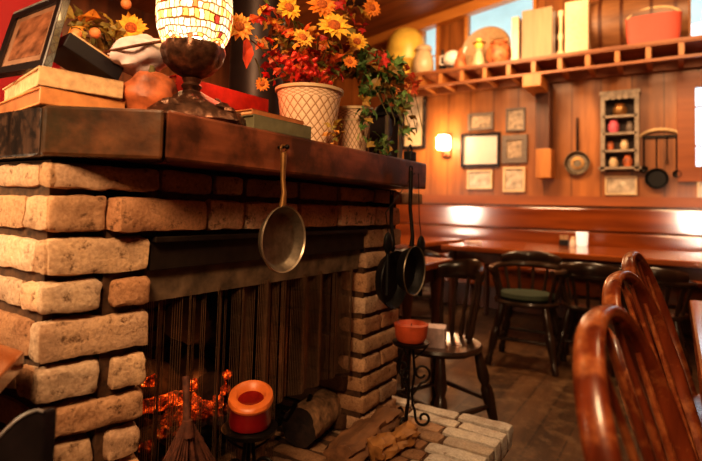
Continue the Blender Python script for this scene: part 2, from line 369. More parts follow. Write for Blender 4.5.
b.add([(xa, RY0-.2, slope(xa)), (xb, RY0-.2, slope(xb)), (xb, 6.1, slope(xb)), (xa, 6.1, slope(xa)), (xa, RY0-.2, slope(xa)+.1), (xb, RY0-.2, slope(xb)+.1), (xb, 6.1, slope(xb)+.1), (xa, 6.1, slope(xa)+.1)],
      [(0, 3, 2, 1), (4, 5, 6, 7), (0, 1, 5, 4), (1, 2, 6, 5), (2, 3, 7, 6), (3, 0, 4, 7)])
struct(b.build('ceiling', 'ceil', smooth=False))
ang = math.atan(.15)
b = MB(); b.box((-1.5, 5.93, slope(-1.5)-.07), (7, .12, .13), Matrix.Rotation(-ang, 3, 'Y')); struct(b.build('trim_1', 'trimw', smooth=False))
# windows : frame + pane
def window(n, h, bars, fw_=.04, mat='trimw'):
    x0, x1, z0, z1 = h; z1 = min(z1, slope(x1)-.05)
    b = MB()
    for x in (x0, x1): b.box((x, 5.985, (z0+z1)/2), (fw_, .07, z1-z0+fw_))
    for z in (z0, z1): b.box(((x0+x1)/2, 5.987, z), (x1-x0-fw_, .062, fw_))
    for (bx, bz) in bars:
        if bx is not None: b.box((bx, 6.03, (z0+z1)/2), (.025, .03, z1-z0))
        if bz is not None: b.box(((x0+x1)/2, 6.03, bz), (x1-x0, .03, .014))
    o = struct(b.build('window_%d' % n, mat, smooth=False))
    g = MB(); g.box(((x0+x1)/2, 6.06, (z0+z1)/2), (x1-x0, .006, z1-z0)); g.build('pane', 'glass', o, smooth=False)
window(1, holes[0], [(None, 3.05)]); window(2, holes[1], []); window(3, holes[2], [(.28, None)]); window(4, holes[3], [(None, 2.14), (None, 1.75)], .15, 'rail')
# outside soffit seen through the clerestory
b = MB(); b.add([(-4, 6.3, 3.72), (2, 6.3, 4.5), (2, 8.2, 3.95), (-4, 8.2, 3.05)], [(0, 1, 2, 3)])
b.add([(-4, 6.3, 3.76), (2, 6.3, 4.54), (2, 8.2, 3.99), (-4, 8.2, 3.09)], [(3, 2, 1, 0)])
struct(b.build('trim_2', 'eave', smooth=False))
# ---- chair rail + wall bench
b = MB(); b.box((-1.5, 5.965, 1.19), (6.6, .07, .10)); struct(b.build('trim_3', 'rail', smooth=False))
t = thing('wall_bench', 'long reddish plank bench with horizontal back boards along the panelled wall', 'bench', (-1.5, 5.75, 0))
for z0, z1, yy in ((.875, 1.113, 5.90), (.64, .862, 5.885), (.50, .628, 5.87)):
    MB().box((-1.5, yy, (z0+z1)/2), (6.4, .06, z1-z0)).build('back_plank', 'bench', t, smooth=False, bevel=.012)
MB().box((-1.5, 5.64, .455), (6.4, .48, .05)).build('seat', 'bench', t, smooth=False, bevel=.01)
MB().box((-1.5, 5.44, .34), (6.4, .03, .17)).build('apron', 'bench', t, smooth=False, bevel=.005)
MB().box((-1.5, 5.50, .125), (6.3, .03, .23)).build('kickboard', 'postw', t, smooth=False)
# ---- plate shelf
t = thing('plate_shelf', 'long high wooden shelf with open joists running along the back wall', 'shelf', (-1.5, 5.72, 2.5))
MB().box((-1.4, 5.72, 2.672), (3.6, .54, .03)).build('shelf_board', 'shelfw', t, smooth=False)
MB().box((-1.4, 5.475, 2.667), (3.6, .03, .045)).build('front_rail', 'shelfw', t, smooth=False)
MB().box((-1.4, 5.50, 2.515), (3.6, .05, .028)).build('bottom_rail', 'shelfw', t, smooth=False)
jm = None
for i in range(14):
    x = -3.1 + i*.262
    if jm is None: jm = MB().box((x, 5.72, 2.59), (.045, .5, .12)).build('joist', 'joist', t, smooth=False); jx = x
    else:
        c = jm.copy(); col.objects.link(c); c.parent = t; c.location = (x-jx, 0, 0)
MB().box((-1.4, 5.96, 2.585), (3.6, .05, .13)).build('wall_ledger', 'shelfw', t, smooth=False)
t = thing('shelf_bracket_post', 'dark wooden post with pale foot block holding up the plate shelf', 'post', (-1.24, 5.85, 1.42))
MB().box((-1.235, 5.86, 2.11), (.15, .2, .74)).build('post', 'postw', t, smooth=False, bevel=.006)
MB().box((-1.215, 5.86, 1.59), (.16, .24, .32)).build('foot_block', 'blockw', t, smooth=False, bevel=.006)
MB().box((-1.27, 5.66, 2.43), (.19, .5, .13)).build('head_block', 'blockw', t, smooth=False, bevel=.006)
# ================================================================== things on the shelf (z 2.687)
SZ = 2.688
def sx(px, py=50, Y=5.62): return ony(px, py, Y).x
def lathe_thing(name, label, cat, prof, loc, mat, n=24, group=None, **k):
    b = MB(); b.lathe(prof, loc, n, **k); return tag(b.build(name, mat), label, cat, group)
t = thing('yellow_gourd_jar', 'large round yellow jar with dark spots at the left end of the plate shelf', 'jar', (sx(403), 5.62, SZ))
x = sx(403, 40)
b = MB(); prof = [(.001, 0), (.09, .005), (.12, .05), (.10, .1), (.11, .12), (.225, .22), (.25, .38), (.225, .52), (.15, .62), (.05, .66), (.001, .665)]
b.lathe(prof, (x, 5.70, SZ), 32).build('body', 'yellow', t)
for k in (1, 3): MB().ball((x-.10+k*.05, 5.70-.225+abs(k-2)*.01, SZ+.20+k*.06), .018, 8, 6).build('painted_spot', 'black', t)
x = sx(424, 60); t = thing('cream_jar', 'cream ceramic jar with a lid beside the round yellow jar', 'jar', (x, 5.6, SZ))
MB().lathe([(.001, 0), (.09, .003), (.125, .06), (.13, .16), (.10, .26), (.085, .29), (.001, .29)], (x, 5.6, SZ), 28).build('body', 'cream', t)
MB().lathe([(.001, .385), (.03, .38), (.09, .35), (.105, .32), (.1, .292), (.001, .292)], (x, 5.6, SZ), 28).build('lid', 'cream', t)
t = thing('dark_bottle', 'slim dark bottle standing left of the white teapot', 'bottle', (sx(441), 5.68, SZ))
MB().lathe([(.001, 0), (.04, .005), (.042, .17), (.015, .22), (.014, .30), (.001, .30)], (sx(441), 5.68, SZ), 16).build('glass_body', 'black', t)
x = sx(453); t = thing('teapot', 'small white teapot tilted on the plate shelf', 'teapot', (x, 5.6, SZ))
MB().ball((x, 5.6, SZ+.15), (.11, .10, .10), 20, 14).build('body', 'whiteglow', t)
MB().tube([(x+.08, 5.6, SZ+.17), (x+.14, 5.6, SZ+.2), (x+.17, 5.6, SZ+.27)], [.025, .018, .014], 10).build('spout', 'whiteglow', t)
MB().tube([(x-.08, 5.6, SZ+.2), (x-.15, 5.6, SZ+.2), (x-.15, 5.6, SZ+.1), (x-.08, 5.6, SZ+.09)], .012, 8).build('handle', 'whiteglow', t)
MB().lathe([(.07, 0), (.06, .06)], (x, 5.6, SZ), 18).build('foot', 'black', t)
x = sx(463, 58); lathe_thing('clay_cone', 'pinkish clay cone between teapot and round tray', 'ornament', [(.001, 0), (.08, .002), (.06, .1), (.03, .2), (.001, .25)], (x, 5.54, SZ), MT['shell'])
x = sx(486, 45, 5.85)
b = MB(); b.lathe([(.001, .0), (.25, .0), (.29, .03), (.30, .035), (.29, .05), (.24, .02), (.001, .02)], (x, 5.86, SZ+.27), 40, Matrix.Rotation(math.radians(80), 3, 'X'))
for v in b.v: v.z = max(v.z, SZ)
tag(b.build('round_tray', 'teal'), 'big round tan tray leaning against the clerestory window', 'tray')
x = sx(481, 45); t = thing('figurine', 'small yellow and cream figurine in front of the round tray', 'figurine', (x, 5.55, SZ))
MB().lathe([(.001, 0), (.07, 0), (.06, .1), (.035, .17), (.05, .2), (.001, .2)], (x, 5.55, SZ), 18).build('gown', 'cream', t)
MB().ball((x, 5.55, SZ+.24), .05, 14, 10).build('head', 'yellow', t)
MB().lathe([(.08, .27), (.03, .28), (.03, .32), (.001, .33)], (x, 5.55, SZ), 16).build('hat', 'yellow', t)
x = sx(500, 55); t = thing('brown_crock', 'brown rounded crock at right of the tray', 'crock', (x, 5.58, SZ))
MB().lathe([(.001, 0), (.1, 0), (.14, .08), (.13, .18), (.09, .23), (.10, .25), (.08, .25), (.001, .12)], (x, 5.58, SZ), 22).build('body', 'shell', t)
MB().tube([(x-.1, 5.58, SZ+.2), (x-.08, 5.58, SZ+.3), (x+.08, 5.58, SZ+.3), (x+.1, 5.58, SZ+.2)], .01, 8).build('handle', 'brass', t)
def upright_book(name, label, px0, px1, pytop, mat, Y=5.6, lean=0, depth=.2, group=None, pages='cream'):
    a, c = ony(px0, 55, Y), ony(px1, 55, Y); zt = ony((px0+px1)/2, pytop, Y).z; w = c.x-a.x; h = zt-SZ
    cx = (a.x+c.x)/2; R = Matrix.Rotation(lean, 3, 'Y')
    t = thing(name, label, 'book', (cx, Y, SZ), 0, group)
    b = MB(); b.box((cx-w/2+.006, Y, SZ+h/2+abs(math.sin(lean))*w/2), (.012, depth, h), R); b.box((cx+w/2-.006, Y, SZ+h/2+abs(math.sin(lean))*w/2), (.012, depth, h), R)
    b.box((cx, Y-depth/2, SZ+h/2+abs(math.sin(lean))*w/2), (w, .012, h), R); b.build('cover', mat, t, smooth=False, bevel=.003)
    MB().box((cx, Y+.004, SZ+h/2+abs(math.sin(lean))*w/2), (w-.024, depth-.02, h-.03), R).build('pages', pages, t, smooth=False)
upright_book('slim_book', 'slim cream book standing at the left of the fat tan book', 514, 521, 20, 'cream')
upright_book('fat_book', 'fat tan upright book beside the shelf post', 524, 554, 12, 'tanbook')
upright_book('pale_book', 'tall pale cream book standing at the right of the fork handles', 567, 590, 5, 'cream', depth=.24)
grp = 'turned candlesticks between the two large books'
for px in (554, 561):
    x = sx(px, 50, 5.55); b = MB(); b.lathe([(.001, 0), (.045, 0), (.04, .03), (.018, .06), (.02, .15), (.032, .2), (.018, .25), (.02, .4), (.035, .43), (.03, .47), (.001, .48)], (x, 5.53, SZ), 16)
    tag(b.build('candlestick', 'cream' if px == 561 else 'greyframe'), 'pale turned candlestick right of centre between the big books' if px == 561 else 'grey turned candlestick against the fat tan book', 'candlestick', grp)
# barrel lying down
x0, x1 = sx(592, 20, 5.78), sx(688, 20, 5.78); cx = (x0+x1)/2
t = thing('barrel', 'big brown wooden barrel lying on its side behind the red basket', 'barrel', (cx, 5.74, SZ))
L = x1-x0; RR = Matrix.Rotation(math.pi/2, 3, 'Y')
b = MB(); b.lathe([(.001, -L/2+.03), (.19, -L/2+.03), (.19, -L/2), (.21, -L/2), (.235, -L/4), (.245, 0), (.235, L/4), (.21, L/2), (.19, L/2), (.19, L/2-.03), (.001, L/2-.03)], (cx, 5.74, SZ+.25), 36, RR); b.v = [V((v.x, v.y, SZ+(v.z-SZ)*1.25)) for v in b.v]; b.build('staves', 'barrel', t)
for s in (-.38, -.15, .15, .38):
    r = .215 + .03*(1-abs(s)*2); MB().lathe([(r, s*L-.015), (r+.008, s*L-.015), (r+.008, s*L+.015), (r, s*L+.015)], (cx, 5.74, SZ+.31), 36, RR @ Matrix.Diagonal((1.25, 1, 1))).build('hoop', 'postw', t)
# red basket
a, c = ony(626, 45, 5.56), ony(682, 43, 5.56); cx = (a.x+c.x)/2; w = c.x-a.x
t = thing('red_basket', 'red oval basket with arched handle in front of the barrel', 'basket', (cx, 5.56, SZ))
b = MB(); b.lathe([(.001, 0), (.92, 0), (.97, .08), (1, .24), (1.03, .25), (1.0, .26), (.94, .25), (.9, .05), (.001, .03)], (0, 0, 0), 40)
b.v = [V((cx+p.x*w/2, 5.51+p.y*.06, SZ+p.z)) for p in b.v]; b.build('bowl', 'redbasket', t)
b = MB(); b.tube([(cx-w/2*.95*math.cos(a_), 5.51, SZ+.24+.10*math.sin(a_)) for a_ in [math.pi*i/14 for i in range(15)]], .013, 8); b.build('handle', 'horn', t)
# ================================================================== wall things
WY = 5.998
def picture(label, px0, px1, py0, py1, fm, art, fwid=.02, mount=None, glassy=False, name='framed_picture', group=None, Y=5.97):
    p0, p1 = ony(px0, py0, Y), ony(px1, py1, Y); x0, x1, z1, z0 = p0.x, p1.x, p0.z, p1.z
    z1, z0 = (ony((px0+px1)/2, py0, Y).z, ony((px0+px1)/2, py1, Y).z)
    t = thing(name, label, 'picture', ((x0+x1)/2, WY, z0), 0, group); b = MB(); cx, cz = (x0+x1)/2, (z0+z1)/2
    for x in (x0+fwid/2, x1-fwid/2): b.box((x, 5.98, cz), (fwid, .034, z1-z0))
    for z in (z0+fwid/2, z1-fwid/2): b.box((cx, 5.98, z), (x1-x0-2*fwid, .034, fwid))
    b.build('frame', fm, t, smooth=False)
    MB().box((cx, 5.988, cz), (x1-x0-fwid, .012, z1-z0-fwid)).build('mount' if mount else 'print', mount or art, t, smooth=False)
    if mount: MB().box((cx, 5.981, cz), ((x1-x0)*.55, .004, (z1-z0)*.5)).build('print', art, t, smooth=False)
g = 'small frames grouped on the panelled wall'
picture('small grey landscape frame above the large black framed picture', 468, 493, 113, 130, 'greyframe', 'dkart', .03, group=g)
picture('small dark print at the upper right of the picture group', 506, 525, 108, 131, 'greyframe', 'dkart', .02, group=g)
picture('large black framed picture with white glare in the middle of the group', 461, 500, 133, 167, 'frame', 'glareart', .035, group=g)
picture('wide brown and grey framed print right of the large black framed picture', 502, 527, 135, 163, 'greyframe', 'dkart', .06, group=g)
picture('small white landscape print below the large black framed picture', 467, 492, 170, 189, 'cream', 'lightart', .02, group=g)
picture('white portrait print at the lower right of the picture group', 503, 525, 167, 192, 'cream', 'lightart', .025, group=g)
picture('tall dark framed picture with cream mount behind the trailing ivy', 403, 425, 80, 149, 'frame', 'lightart', .04, 'cream')
picture('pale paper notice pinned under the small wall cabinet', 605, 637, 176, 195, 'cream', 'lightart', .015, name='paper_notice')
picture('pale framed notice under the lower window at the right edge', 697, 712, 177, 204, 'cream', 'lightart', .02)
# sconce
p = ony(444, 143, 5.9); t = thing('wall_sconce', 'glowing wall lamp with square glass shade left of the picture group', 'lamp', (p.x, WY, p.z-.1))
MB().box((p.x, 5.985, p.z-.02), (.12, .03, .3)).build('back_plate', 'bronze', t, smooth=False, bevel=.005)
MB().lathe([(.07, -.08), (.085, -.07), (.085, .06), (.06, .09), (.05, .09), (.05, -.08)], (p.x, 5.88, p.z), 20).build('glass_shade', 'sconceglow', t)
MB().tube([(p.x, 5.98, p.z-.14), (p.x, 5.9, p.z-.16), (p.x, 5.88, p.z-.09)], .012, 8).build('arm', 'bronze', t)
# hanging round pan with wooden handle
p = ony(577, 163, 5.95); t = thing('hanging_skillet', 'round long-handled pan hanging left of the small wall cabinet', 'pan', (p.x, WY, p.z-.12))
MB().lathe([(.001, .0), (.1, .0), (.125, .045), (.13, .045), (.105, -.01), (.001, -.01)], (p.x, 5.98, p.z), 28, Matrix.Rotation(math.pi/2, 3, 'X')).build('bowl', 'pan', t)
MB().lathe([(.04, 0), (.07, .006), (.04, .01)], (p.x, 5.975, p.z), 24, Matrix.Rotation(math.pi/2, 3, 'X')).build('embossed_ring', 'brass', t)
MB().tube([(p.x, 5.965, p.z+.12), (p.x, 5.965, p.z+.5)], [.012, .008], 8).build('handle', 'iron', t)
# cabinet
x0, x1 = ony(603, 130, 5.9).x, ony(637, 130, 5.9).x; z1, z0 = ony(619, 93, 5.9).z, ony(621, 171, 5.9).z; cx = (x0+x1)/2
t = thing('spice_cabinet', 'narrow weathered open wall cabinet with four shelves of knick-knacks', 'cabinet', (cx, WY, z0)); b = MB()
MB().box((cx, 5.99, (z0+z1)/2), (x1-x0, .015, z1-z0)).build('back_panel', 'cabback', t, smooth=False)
for x in (x0, x1): MB().box((x, 5.93, (z0+z1)/2), (.04, .13, z1-z0)).build('side_panel', 'cab', t, smooth=False)
n = 4; step = (z1-z0-.1)/n
for i in range(n): MB().box((cx, 5.935, z0+.03+i*step), (x1-x0+(.08 if i == 0 else 0), .14, .025)).build('shelf_board', 'cab', t, smooth=False)
b = MB(); b.box((cx, 5.93, z1), (x1-x0+.06, .15, .04)); 
for k in range(5): b.lathe([(.001, 0), (.035, 0), (.035, .01), (.001, .01)], (x0+.04+k*(x1-x0-.08)/4, 5.87, z1-.04), 14, Matrix.Rotation(math.pi/2, 3, 'X'))
b.build('scalloped_top', 'cab', t, smooth=False)
g = 'knick-knacks on the small wall cabinet'
kn = [('pink', 'cup', 'pink cup on the third shelf up of the wall cabinet', -.06, 2, .055, .13), ('cream', 'figurine', 'cream ornament on the second shelf up of the wall cabinet', .04, 1, .04, .10), ('cream', 'cup', 'cream cup on the lowest shelf of the wall cabinet', -.06, 0, .045, .10),
      ('brass', 'pot', 'brass pot on the top shelf of the wall cabinet', .0, 3, .07, .12), ('greyframe', 'jar', 'grey jar beside the pink cup in the wall cabinet', .09, 2, .04, .11), ('shell', 'jar', 'brown jar at the right of the lowest cabinet shelf', .07, 0, .045, .12), ('shell', 'jar', 'brown jar at the left of the second cabinet shelf', -.09, 1, .035, .09)]
for m_, nm, lb, dx, lv, r, h in kn:
    lathe_thing('small_'+nm, lb, nm, [(.001, 0), (r*.7, 0), (r, h*.3), (r*.95, h*.7), (r*.6, h*.85), (r*.75, h), (r*.6, h), (r*.4, h*.8), (.001, h*.3)], (cx+dx, 5.93, z0+.044+lv*step), MT[m_], 16, g)
# utensil rack with horn arch
p = ony(660, 133, 5.95); t = thing('utensil_rack', 'pale curved horn rack with hooks between the cabinet and lower window', 'rack', (p.x, WY, p.z))
MB().tube([(p.x+.19*math.cos(a_), 5.975, p.z-.06+.10*math.sin(a_)) for a_ in [math.pi*i/12 for i in range(13)]], [.010+.008*math.sin(math.pi*i/12) for i in range(13)], 8).build('arch', 'horn', t)
MB().box((p.x, 5.985, p.z-.03), (.3, .02, .025)).build('bar', 'iron', t, smooth=False)
zt = p.z-.06
for i, (dx, ln, kind) in enumerate(((-.14, .36, 'ladle'), (-.03, .40, 'skillet'), (.06, .26, 'fork'), (.14, .42, 'ladle'))):
    x = p.x+dx; lbl = {0: 'long thin ladle hanging at the left of the horn rack', 1: 'small dark skillet hanging from the middle of the horn rack', 2: 'short thin fork hanging from the horn rack', 3: 'long thin ladle hanging at the right of the horn rack'}[i]
    t = thing('hanging_'+kind, lbl, kind, (x, 5.955, zt-ln), 0, 'utensils hanging from the horn rack')
    MB().tube([(x, 5.957, zt+.03), (x, 5.957, zt-ln*.8)], .007, 8).build('handle', 'iron', t)
    if kind == 'fork':
        b = MB()
        for s in (-1, 0, 1): b.tube([(x, 5.957, zt-ln*.78), (x+s*.012, 5.957, zt-ln*.85), (x+s*.012, 5.957, zt-ln)], .003, 6)
        b.build('tines', 'iron', t)
    elif kind == 'skillet': MB().lathe([(.001, 0), (.08, 0), (.1, .03), (.105, .03), (.085, -.01), (.001, -.01)], (x, 5.965, zt-ln), 24, Matrix.Rotation(math.pi/2, 3, 'X')).build('bowl', 'castiron', t)
    else: MB().lathe([(.001, 0), (.025, .003), (.035, .02), (.038, .02), (.028, -.002), (.001, -.004)], (x, 5.962, zt-ln*.85), 16, Matrix.Rotation(math.pi/2, 3, 'X')).build('bowl', 'iron', t)
# ================================================================== dining tables
def rect_table(name, label, x0, x1, y0, y1, zt, leg_in=.08):
    t = thing(name, label, 'table', ((x0+x1)/2, (y0+y1)/2, 0))
    MB().box(((x0+x1)/2, (y0+y1)/2, zt-.022), (x1-x0, y1-y0, .044)).build('tabletop', 'table', t, smooth=False, bevel=.008)
    b = MB()
    for y in (y0+.09, y1-.09): b.box(((x0+x1)/2, y, zt-.09), (x1-x0-.2, .025, .09))
    for x in (x0+.09, x1-.09): b.box((x, (y0+y1)/2, zt-.09), (.025, y1-y0-.2, .09))
    b.build('apron', 'postw', t, smooth=False)
    for x in (x0+leg_in, x1-leg_in):
        for y in (y0+leg_in, y1-leg_in): MB().lathe([(.028, 0), (.02, .03), (.03, .25), (.022, .45), (.035, .6), (.035, zt-.05)], (x, y, 0), 14).build('leg', 'postw', t)
rect_table('dining_table', 'long glossy reddish table in front of the wall bench with a white cup', -1.72, 1.3, 4.14, 5.25, .75)
rect_table('dining_table', 'glossy wooden table at left whose end points at the wall bench', -2.75, -1.93, 3.95, 5.25, .75)
rect_table('dining_table', 'small wooden table behind the right pier and the dark hearthside chair', -1.95, -1.16, 2.45, 3.0, .75)
rect_table('dining_table', 'glossy brown table at the right edge beside the three hoop-back chairs', .035, .95, .2, 2.2, .75)
# table things
p = onz(582, 246, .75)
t = thing('candle_cup', 'bright white glass candle cup on the long table', 'cup', (p.x, p.y, .75))
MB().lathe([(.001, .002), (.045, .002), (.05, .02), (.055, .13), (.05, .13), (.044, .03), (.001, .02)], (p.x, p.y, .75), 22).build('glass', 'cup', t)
p = onz(573, 247, .75); t = thing('salt_shaker', 'cream shaker between the white cup and dark caddy', 'shaker', (p.x, p.y, .75))
MB().lathe([(.001, .001), (.026, .001), (.03, .03), (.022, .07), (.001, .07)], (p.x, p.y, .75), 16).build('body', 'whiteglow', t)
MB().lathe([(.023, .07), (.022, .085), (.01, .095), (.001, .095)], (p.x, p.y, .75), 16).build('cap', 'cream', t)
p = onz(564, 246, .75); t = thing('sugar_caddy', 'small dark caddy with pale sugar packets on the long table', 'caddy', (p.x, p.y, .75))
MB().box((p.x, p.y, .78), (.08, .05, .055)).build('tray', 'black', t, smooth=False, bevel=.004)
b = MB()
for k in range(6): b.box((p.x-.03+k*.012, p.y, .825), (.004, .04, .05), Matrix.Rotation(.1*k-.25, 3, 'Y'))
b.build('packets', 'cream', t, smooth=False)
def napkin(label, p, w, d, rot, z):
    b = MB(); n = 6
    for k in range(3):
        b.brick((p.x, p.y, z+.008+k*.012), (w*(1-.06*k), d*(1-.08*k), .011), rz3(rot+.06*k), .004, .002, nn=(6, 5, 2))
    return tag(b.build('folded_napkin', 'white'), label, 'napkin', 'folded napkins on the back tables')
napkin('folded white napkin on the left end of the long table', onz(473, 243.5, .765), .16, .12, .3, .752)
# ================================================================== chairs
def captain_chair(name, label, cushion=False, group=None, arms=True):
    t = thing(name, label, 'chair', (0, 0, 0), 0, group); M_ = 'darkchair'
    b = MB(); b.lathe([(.001, .405), (.8, .405), (.97, .415), (1, .43), (.97, .443), (.7, .438), (.001, .43)], (0, 0, 0), 32)
    b.v = [V((p.x*.225*(1.0 if p.y < 0 else .95), p.y*.22, p.z)) for p in b.v]; b.build('seat', M_, t, world=False)
    if cushion:
        b = MB(); b.lathe([(.001, 0), (.9, .0), (1, .02), (.93, .045), (.5, .052), (.001, .05)], (0, 0, 0), 28); b.v = [V((p.x*.19, p.y*.185-.01, p.z+.442)) for p in b.v]; b.build('cushion', 'green', t, world=False)
    CR, kb = (.70, 1) if arms else (.765, .66)
    # arm bow
    pts = []; rad = []
    for i in range(25):
        a = math.radians(-40 + i*260/24); x = .245*math.cos(a); y = .235*math.sin(a)
        pts.append((x, y, .645 + .02*max(0, math.sin(a)))); rad.append(.022)
    if arms: MB().tube(pts, rad, 8, flat=((0, 0, 1), 1.2)).build('arm_bow', M_, t, world=False)
    cr = MB()
    pc = [(.245*kb*math.cos(math.radians(a)), .25*math.sin(math.radians(a))+.005, CR+.018*math.sin(math.radians((a-30)*1.5))) for a in range(30, 151, 8)]
    cr.tube(pc, [(.045 if arms else .055)*math.sin(math.pi*(.12+.76*i/(len(pc)-1)))**.5 for i in range(len(pc))], 10, flat=((0, 0, 1), .35)); cr.build('crest_rail', M_, t, world=False)
    for a in ((-32, -8, 16, 40, 65, 90, 115, 140, 164, 188, 212) if arms else (38, 59, 80, 100, 121, 142)):
        r = math.radians(a); c, s = math.cos(r)*kb, math.sin(r)
        MB().tube([(c*.185, s*.185, .43), (c*.20, s*.195, .48), (c*.215, s*.21, .54), (c*.232, s*.222, .60), (c*.243, s*.233, .645), *([] if arms else [(c*.245, s*.25, .74)])], [.009, .014, .009, .013, .008]+([] if arms else [.008]), 8).build('spindle', M_, t, world=False)
    F_ = []
    for sx_ in (-1, 1):
        for sy_ in (-1, 1):
            p0 = V((sx_*.14, sy_*.13, .41)); p1 = V((sx_*.22, sy_*.2, 0)); F_.append((p0, p1))
            MB().tube([p0.lerp(p1, k) for k in (0, .15, .3, .38, .42, .5, .7, .85, .9, 1)], [.020, .025, .030, .020, .028, .031, .024, .018, .027, .021], 10).build('leg', M_, t, world=False)
    for sx_ in (0, 2): MB().tube([F_[sx_][0].lerp(F_[sx_][1], .62), (F_[sx_][0].lerp(F_[sx_][1], .62)+F_[sx_+1][0].lerp(F_[sx_+1][1], .62))/2, F_[sx_+1][0].lerp(F_[sx_+1][1], .62)], [.010, .016, .010], 8).build('stretcher', M_, t, world=False)
    MB().tube([F_[0][0].lerp(F_[0][1], .55), F_[2][0].lerp(F_[2][1], .55)], [.012, .012], 8).build('stretcher', M_, t, world=False)
    MB().tube([F_[1][0].lerp(F_[1][1], .55), F_[3][0].lerp(F_[3][1], .55)], [.012, .012], 8).build('stretcher', M_, t, world=False)
    return t
g = 'dark spindle-back armchairs'
cb = captain_chair('captain_chair', 'dark turned armchair with round green cushion facing out from the long table', True, g)
cb.location = (-.89, 3.72, 0); cb.rotation_euler.z = .05
ca_ = captain_chair('side_chair', 'dark glossy spindle-back chair just behind the brick hearth with a white bag on its seat', False, None, False)
ca_.scale = (.93, .93, .96); ps = onz(439, 342, .42); CA = V((ps.x, ps.y, 0)); ca_.location = CA; ca_.rotation_euler.z = math.radians(-22)
for px, py, lb, rz in ((592, 268, 'dark armchair tucked at the long table right of the green-cushioned chair', math.pi), (652, 272, 'dark armchair at the long table seen past the hoop-back chairs', math.pi), (462, 262, 'dark armchair in shadow between the left tables, left of the green-cushioned chair', .5)):
    p = onz(px, py, .70); c = copy_tree(cb); c['label'] = lb
    for ch in [o for o in bpy.data.objects if o.parent == c and o.name.startswith('cushion')]: bpy.data.objects.remove(ch)
    c.location = (p.x, 3.95 if rz > 1 else 4.3, 0); c.rotation_euler.z = rz
    c.scale = (.93, .93, .95)
    if rz > 1: c.location.x *= 3.95/p.y
    else: c.location.x = -1.72; c.location.y = 4.0-.35
b = MB(); p = V((CA.x, CA.y, 0)) + V((.03, -.06, 0))
for k in range(3): b.brick((p.x-.02, p.y, .463+k*.002), (.09-.012*k, .10, .09-.004*k), rz3(.3), .005, .003, nn=(4, 6, 5))
tag(b.build('paper_bag', 'white'), 'small white folded paper bag on the seat of the hearthside chair', 'bag')
# Windsor hoop-back chairs : back along local Y, seat toward +X
def windsor(label, group):
    t = thing('windsor_chair', label, 'chair', (0, 0, 0), 0, group); m = 'chair'
    b = MB(); b.lathe([(.001, .41), (.85, .41), (.98, .425), (1, .44), (.95, .452), (.6, .44), (.001, .437)], (0, 0, 0), 32); b.v = [V((p.x*.22+.22, p.y*.22, p.z)) for p in b.v]; b.build('seat', m, t, world=False)
    lean = .33
    def P(y, z): return V((.07 - (z-.44)*lean, y, z))
    pts = []
    hw = .205; zt = .91; zs_ = .66
    pts.append(P(-.15, .44)); pts.append(P(-.175, .52)); pts.append(P(-.195, .60))
    for i in range(25):
        a = math.pi - math.pi*i/24; pts.append(P(hw*math.copysign(abs(math.cos(a))**.9, math.cos(a)), zs_ + (zt-zs_)*math.sin(a)**.85))
    pts += [P(.195, .60), P(.175, .52), P(.15, .44)]
    MB().tube(pts, .0205, 16, flat=((1, 0, 0), .58)).build('hoop', m, t, world=False)
    for k in range(5):
        y = -.12+.24*k/4; yt = y*1.25; zz = zs_+(zt-zs_)*math.sqrt(max(0, 1-(yt/hw)**2))**.85 - .01
        MB().tube([P(y*.85, .44), P(y, .56), P(yt, zz)], [.006, .008, .005], 8).build('spindle', m, t, world=False)
    for sx_ in (.09, .36):
        for sy_ in (-1, 1):
            p0 = V((sx_, sy_*.13, .415)); p1 = V((sx_+(.06 if sx_ > .2 else -.06), sy_*.19, 0))
            MB().tube([p0.lerp(p1, k) for k in (0, .2, .4, .45, .6, .9, 1)], [.016, .022, .024, .016, .022, .014, .015], 10).build('leg', m, t, world=False)
    for sy_ in (-1, 1): MB().tube([(.06, sy_*.165, .2), (.225, sy_*.165, .2), (.39, sy_*.165, .2)], [.009, .015, .009], 8).build('stretcher', m, t, world=False)
    MB().tube([(.225, -.165, .2), (.225, 0, .2), (.225, .165, .2)], [.009, .014, .009], 8).build('stretcher', m, t, world=False)
    return t
g = 'three hoop-back chairs along the right-hand table'
w1 = windsor('nearest worn reddish hoop-back wooden chair with scuffed outer edge, largest in view', g)
w1.location = (-.010, .82, -.014); w1.rotation_euler.z = math.radians(-5)
w2 = copy_tree(w1); w2['label'] = 'middle reddish hoop-back chair between the two other hoop-backs'; w2.location = (-.032, 1.36, -.012); w2.rotation_euler.z = math.radians(-8)
w3 = copy_tree(w1); w3['label'] = 'farthest reddish hoop-back chair, standing closest to the long back table'; w3.location = (-.045, 1.95, 0)
# left foreground: octagonal table corner and black chair
t = thing('octagonal_table', 'reddish wooden table corner at the left edge against the brick pier', 'table', (-1.3, .1, 0))
P0 = onz(25, 351, .785); P1 = onz(-8, 384, .785); P2 = onz(-60, 338, .785)
P0.y = min(P0.y, .455)
poly = [V((P0.x, P0.y)), V((P1.x, P1.y)), V((P1.x-.12, P1.y-.5)), V((-1.3, -.35)), V((-1.7, -.2)), V((-1.75, .3)), V((-1.4, .43))]
b = MB(); n = len(poly); b.add([(p.x, p.y, .785) for p in poly]+[(p.x, p.y, .755) for p in poly], [tuple(range(n))[::-1], tuple(range(n, 2*n))]+[(i, (i+1) % n, n+(i+1) % n, n+i) for i in range(n)])
b.build('tabletop', 'table', t, smooth=False, bevel=.004)
MB().lathe([(.25, 0), (.22, .04), (.06, .08), (.045, .4), (.06, .7), (.15, .755)], (-1.35, .1, 0), 20).build('pedestal', 'postw', t)
pa, pb = ony(-25, 462, .36), ony(47, 409, .36)
t = thing('black_chair', 'black curved chair back at the lower left corner beside the brick pier', 'chair', (-.75, .27, 0))
b = MB(); N_ = 14; outer = []
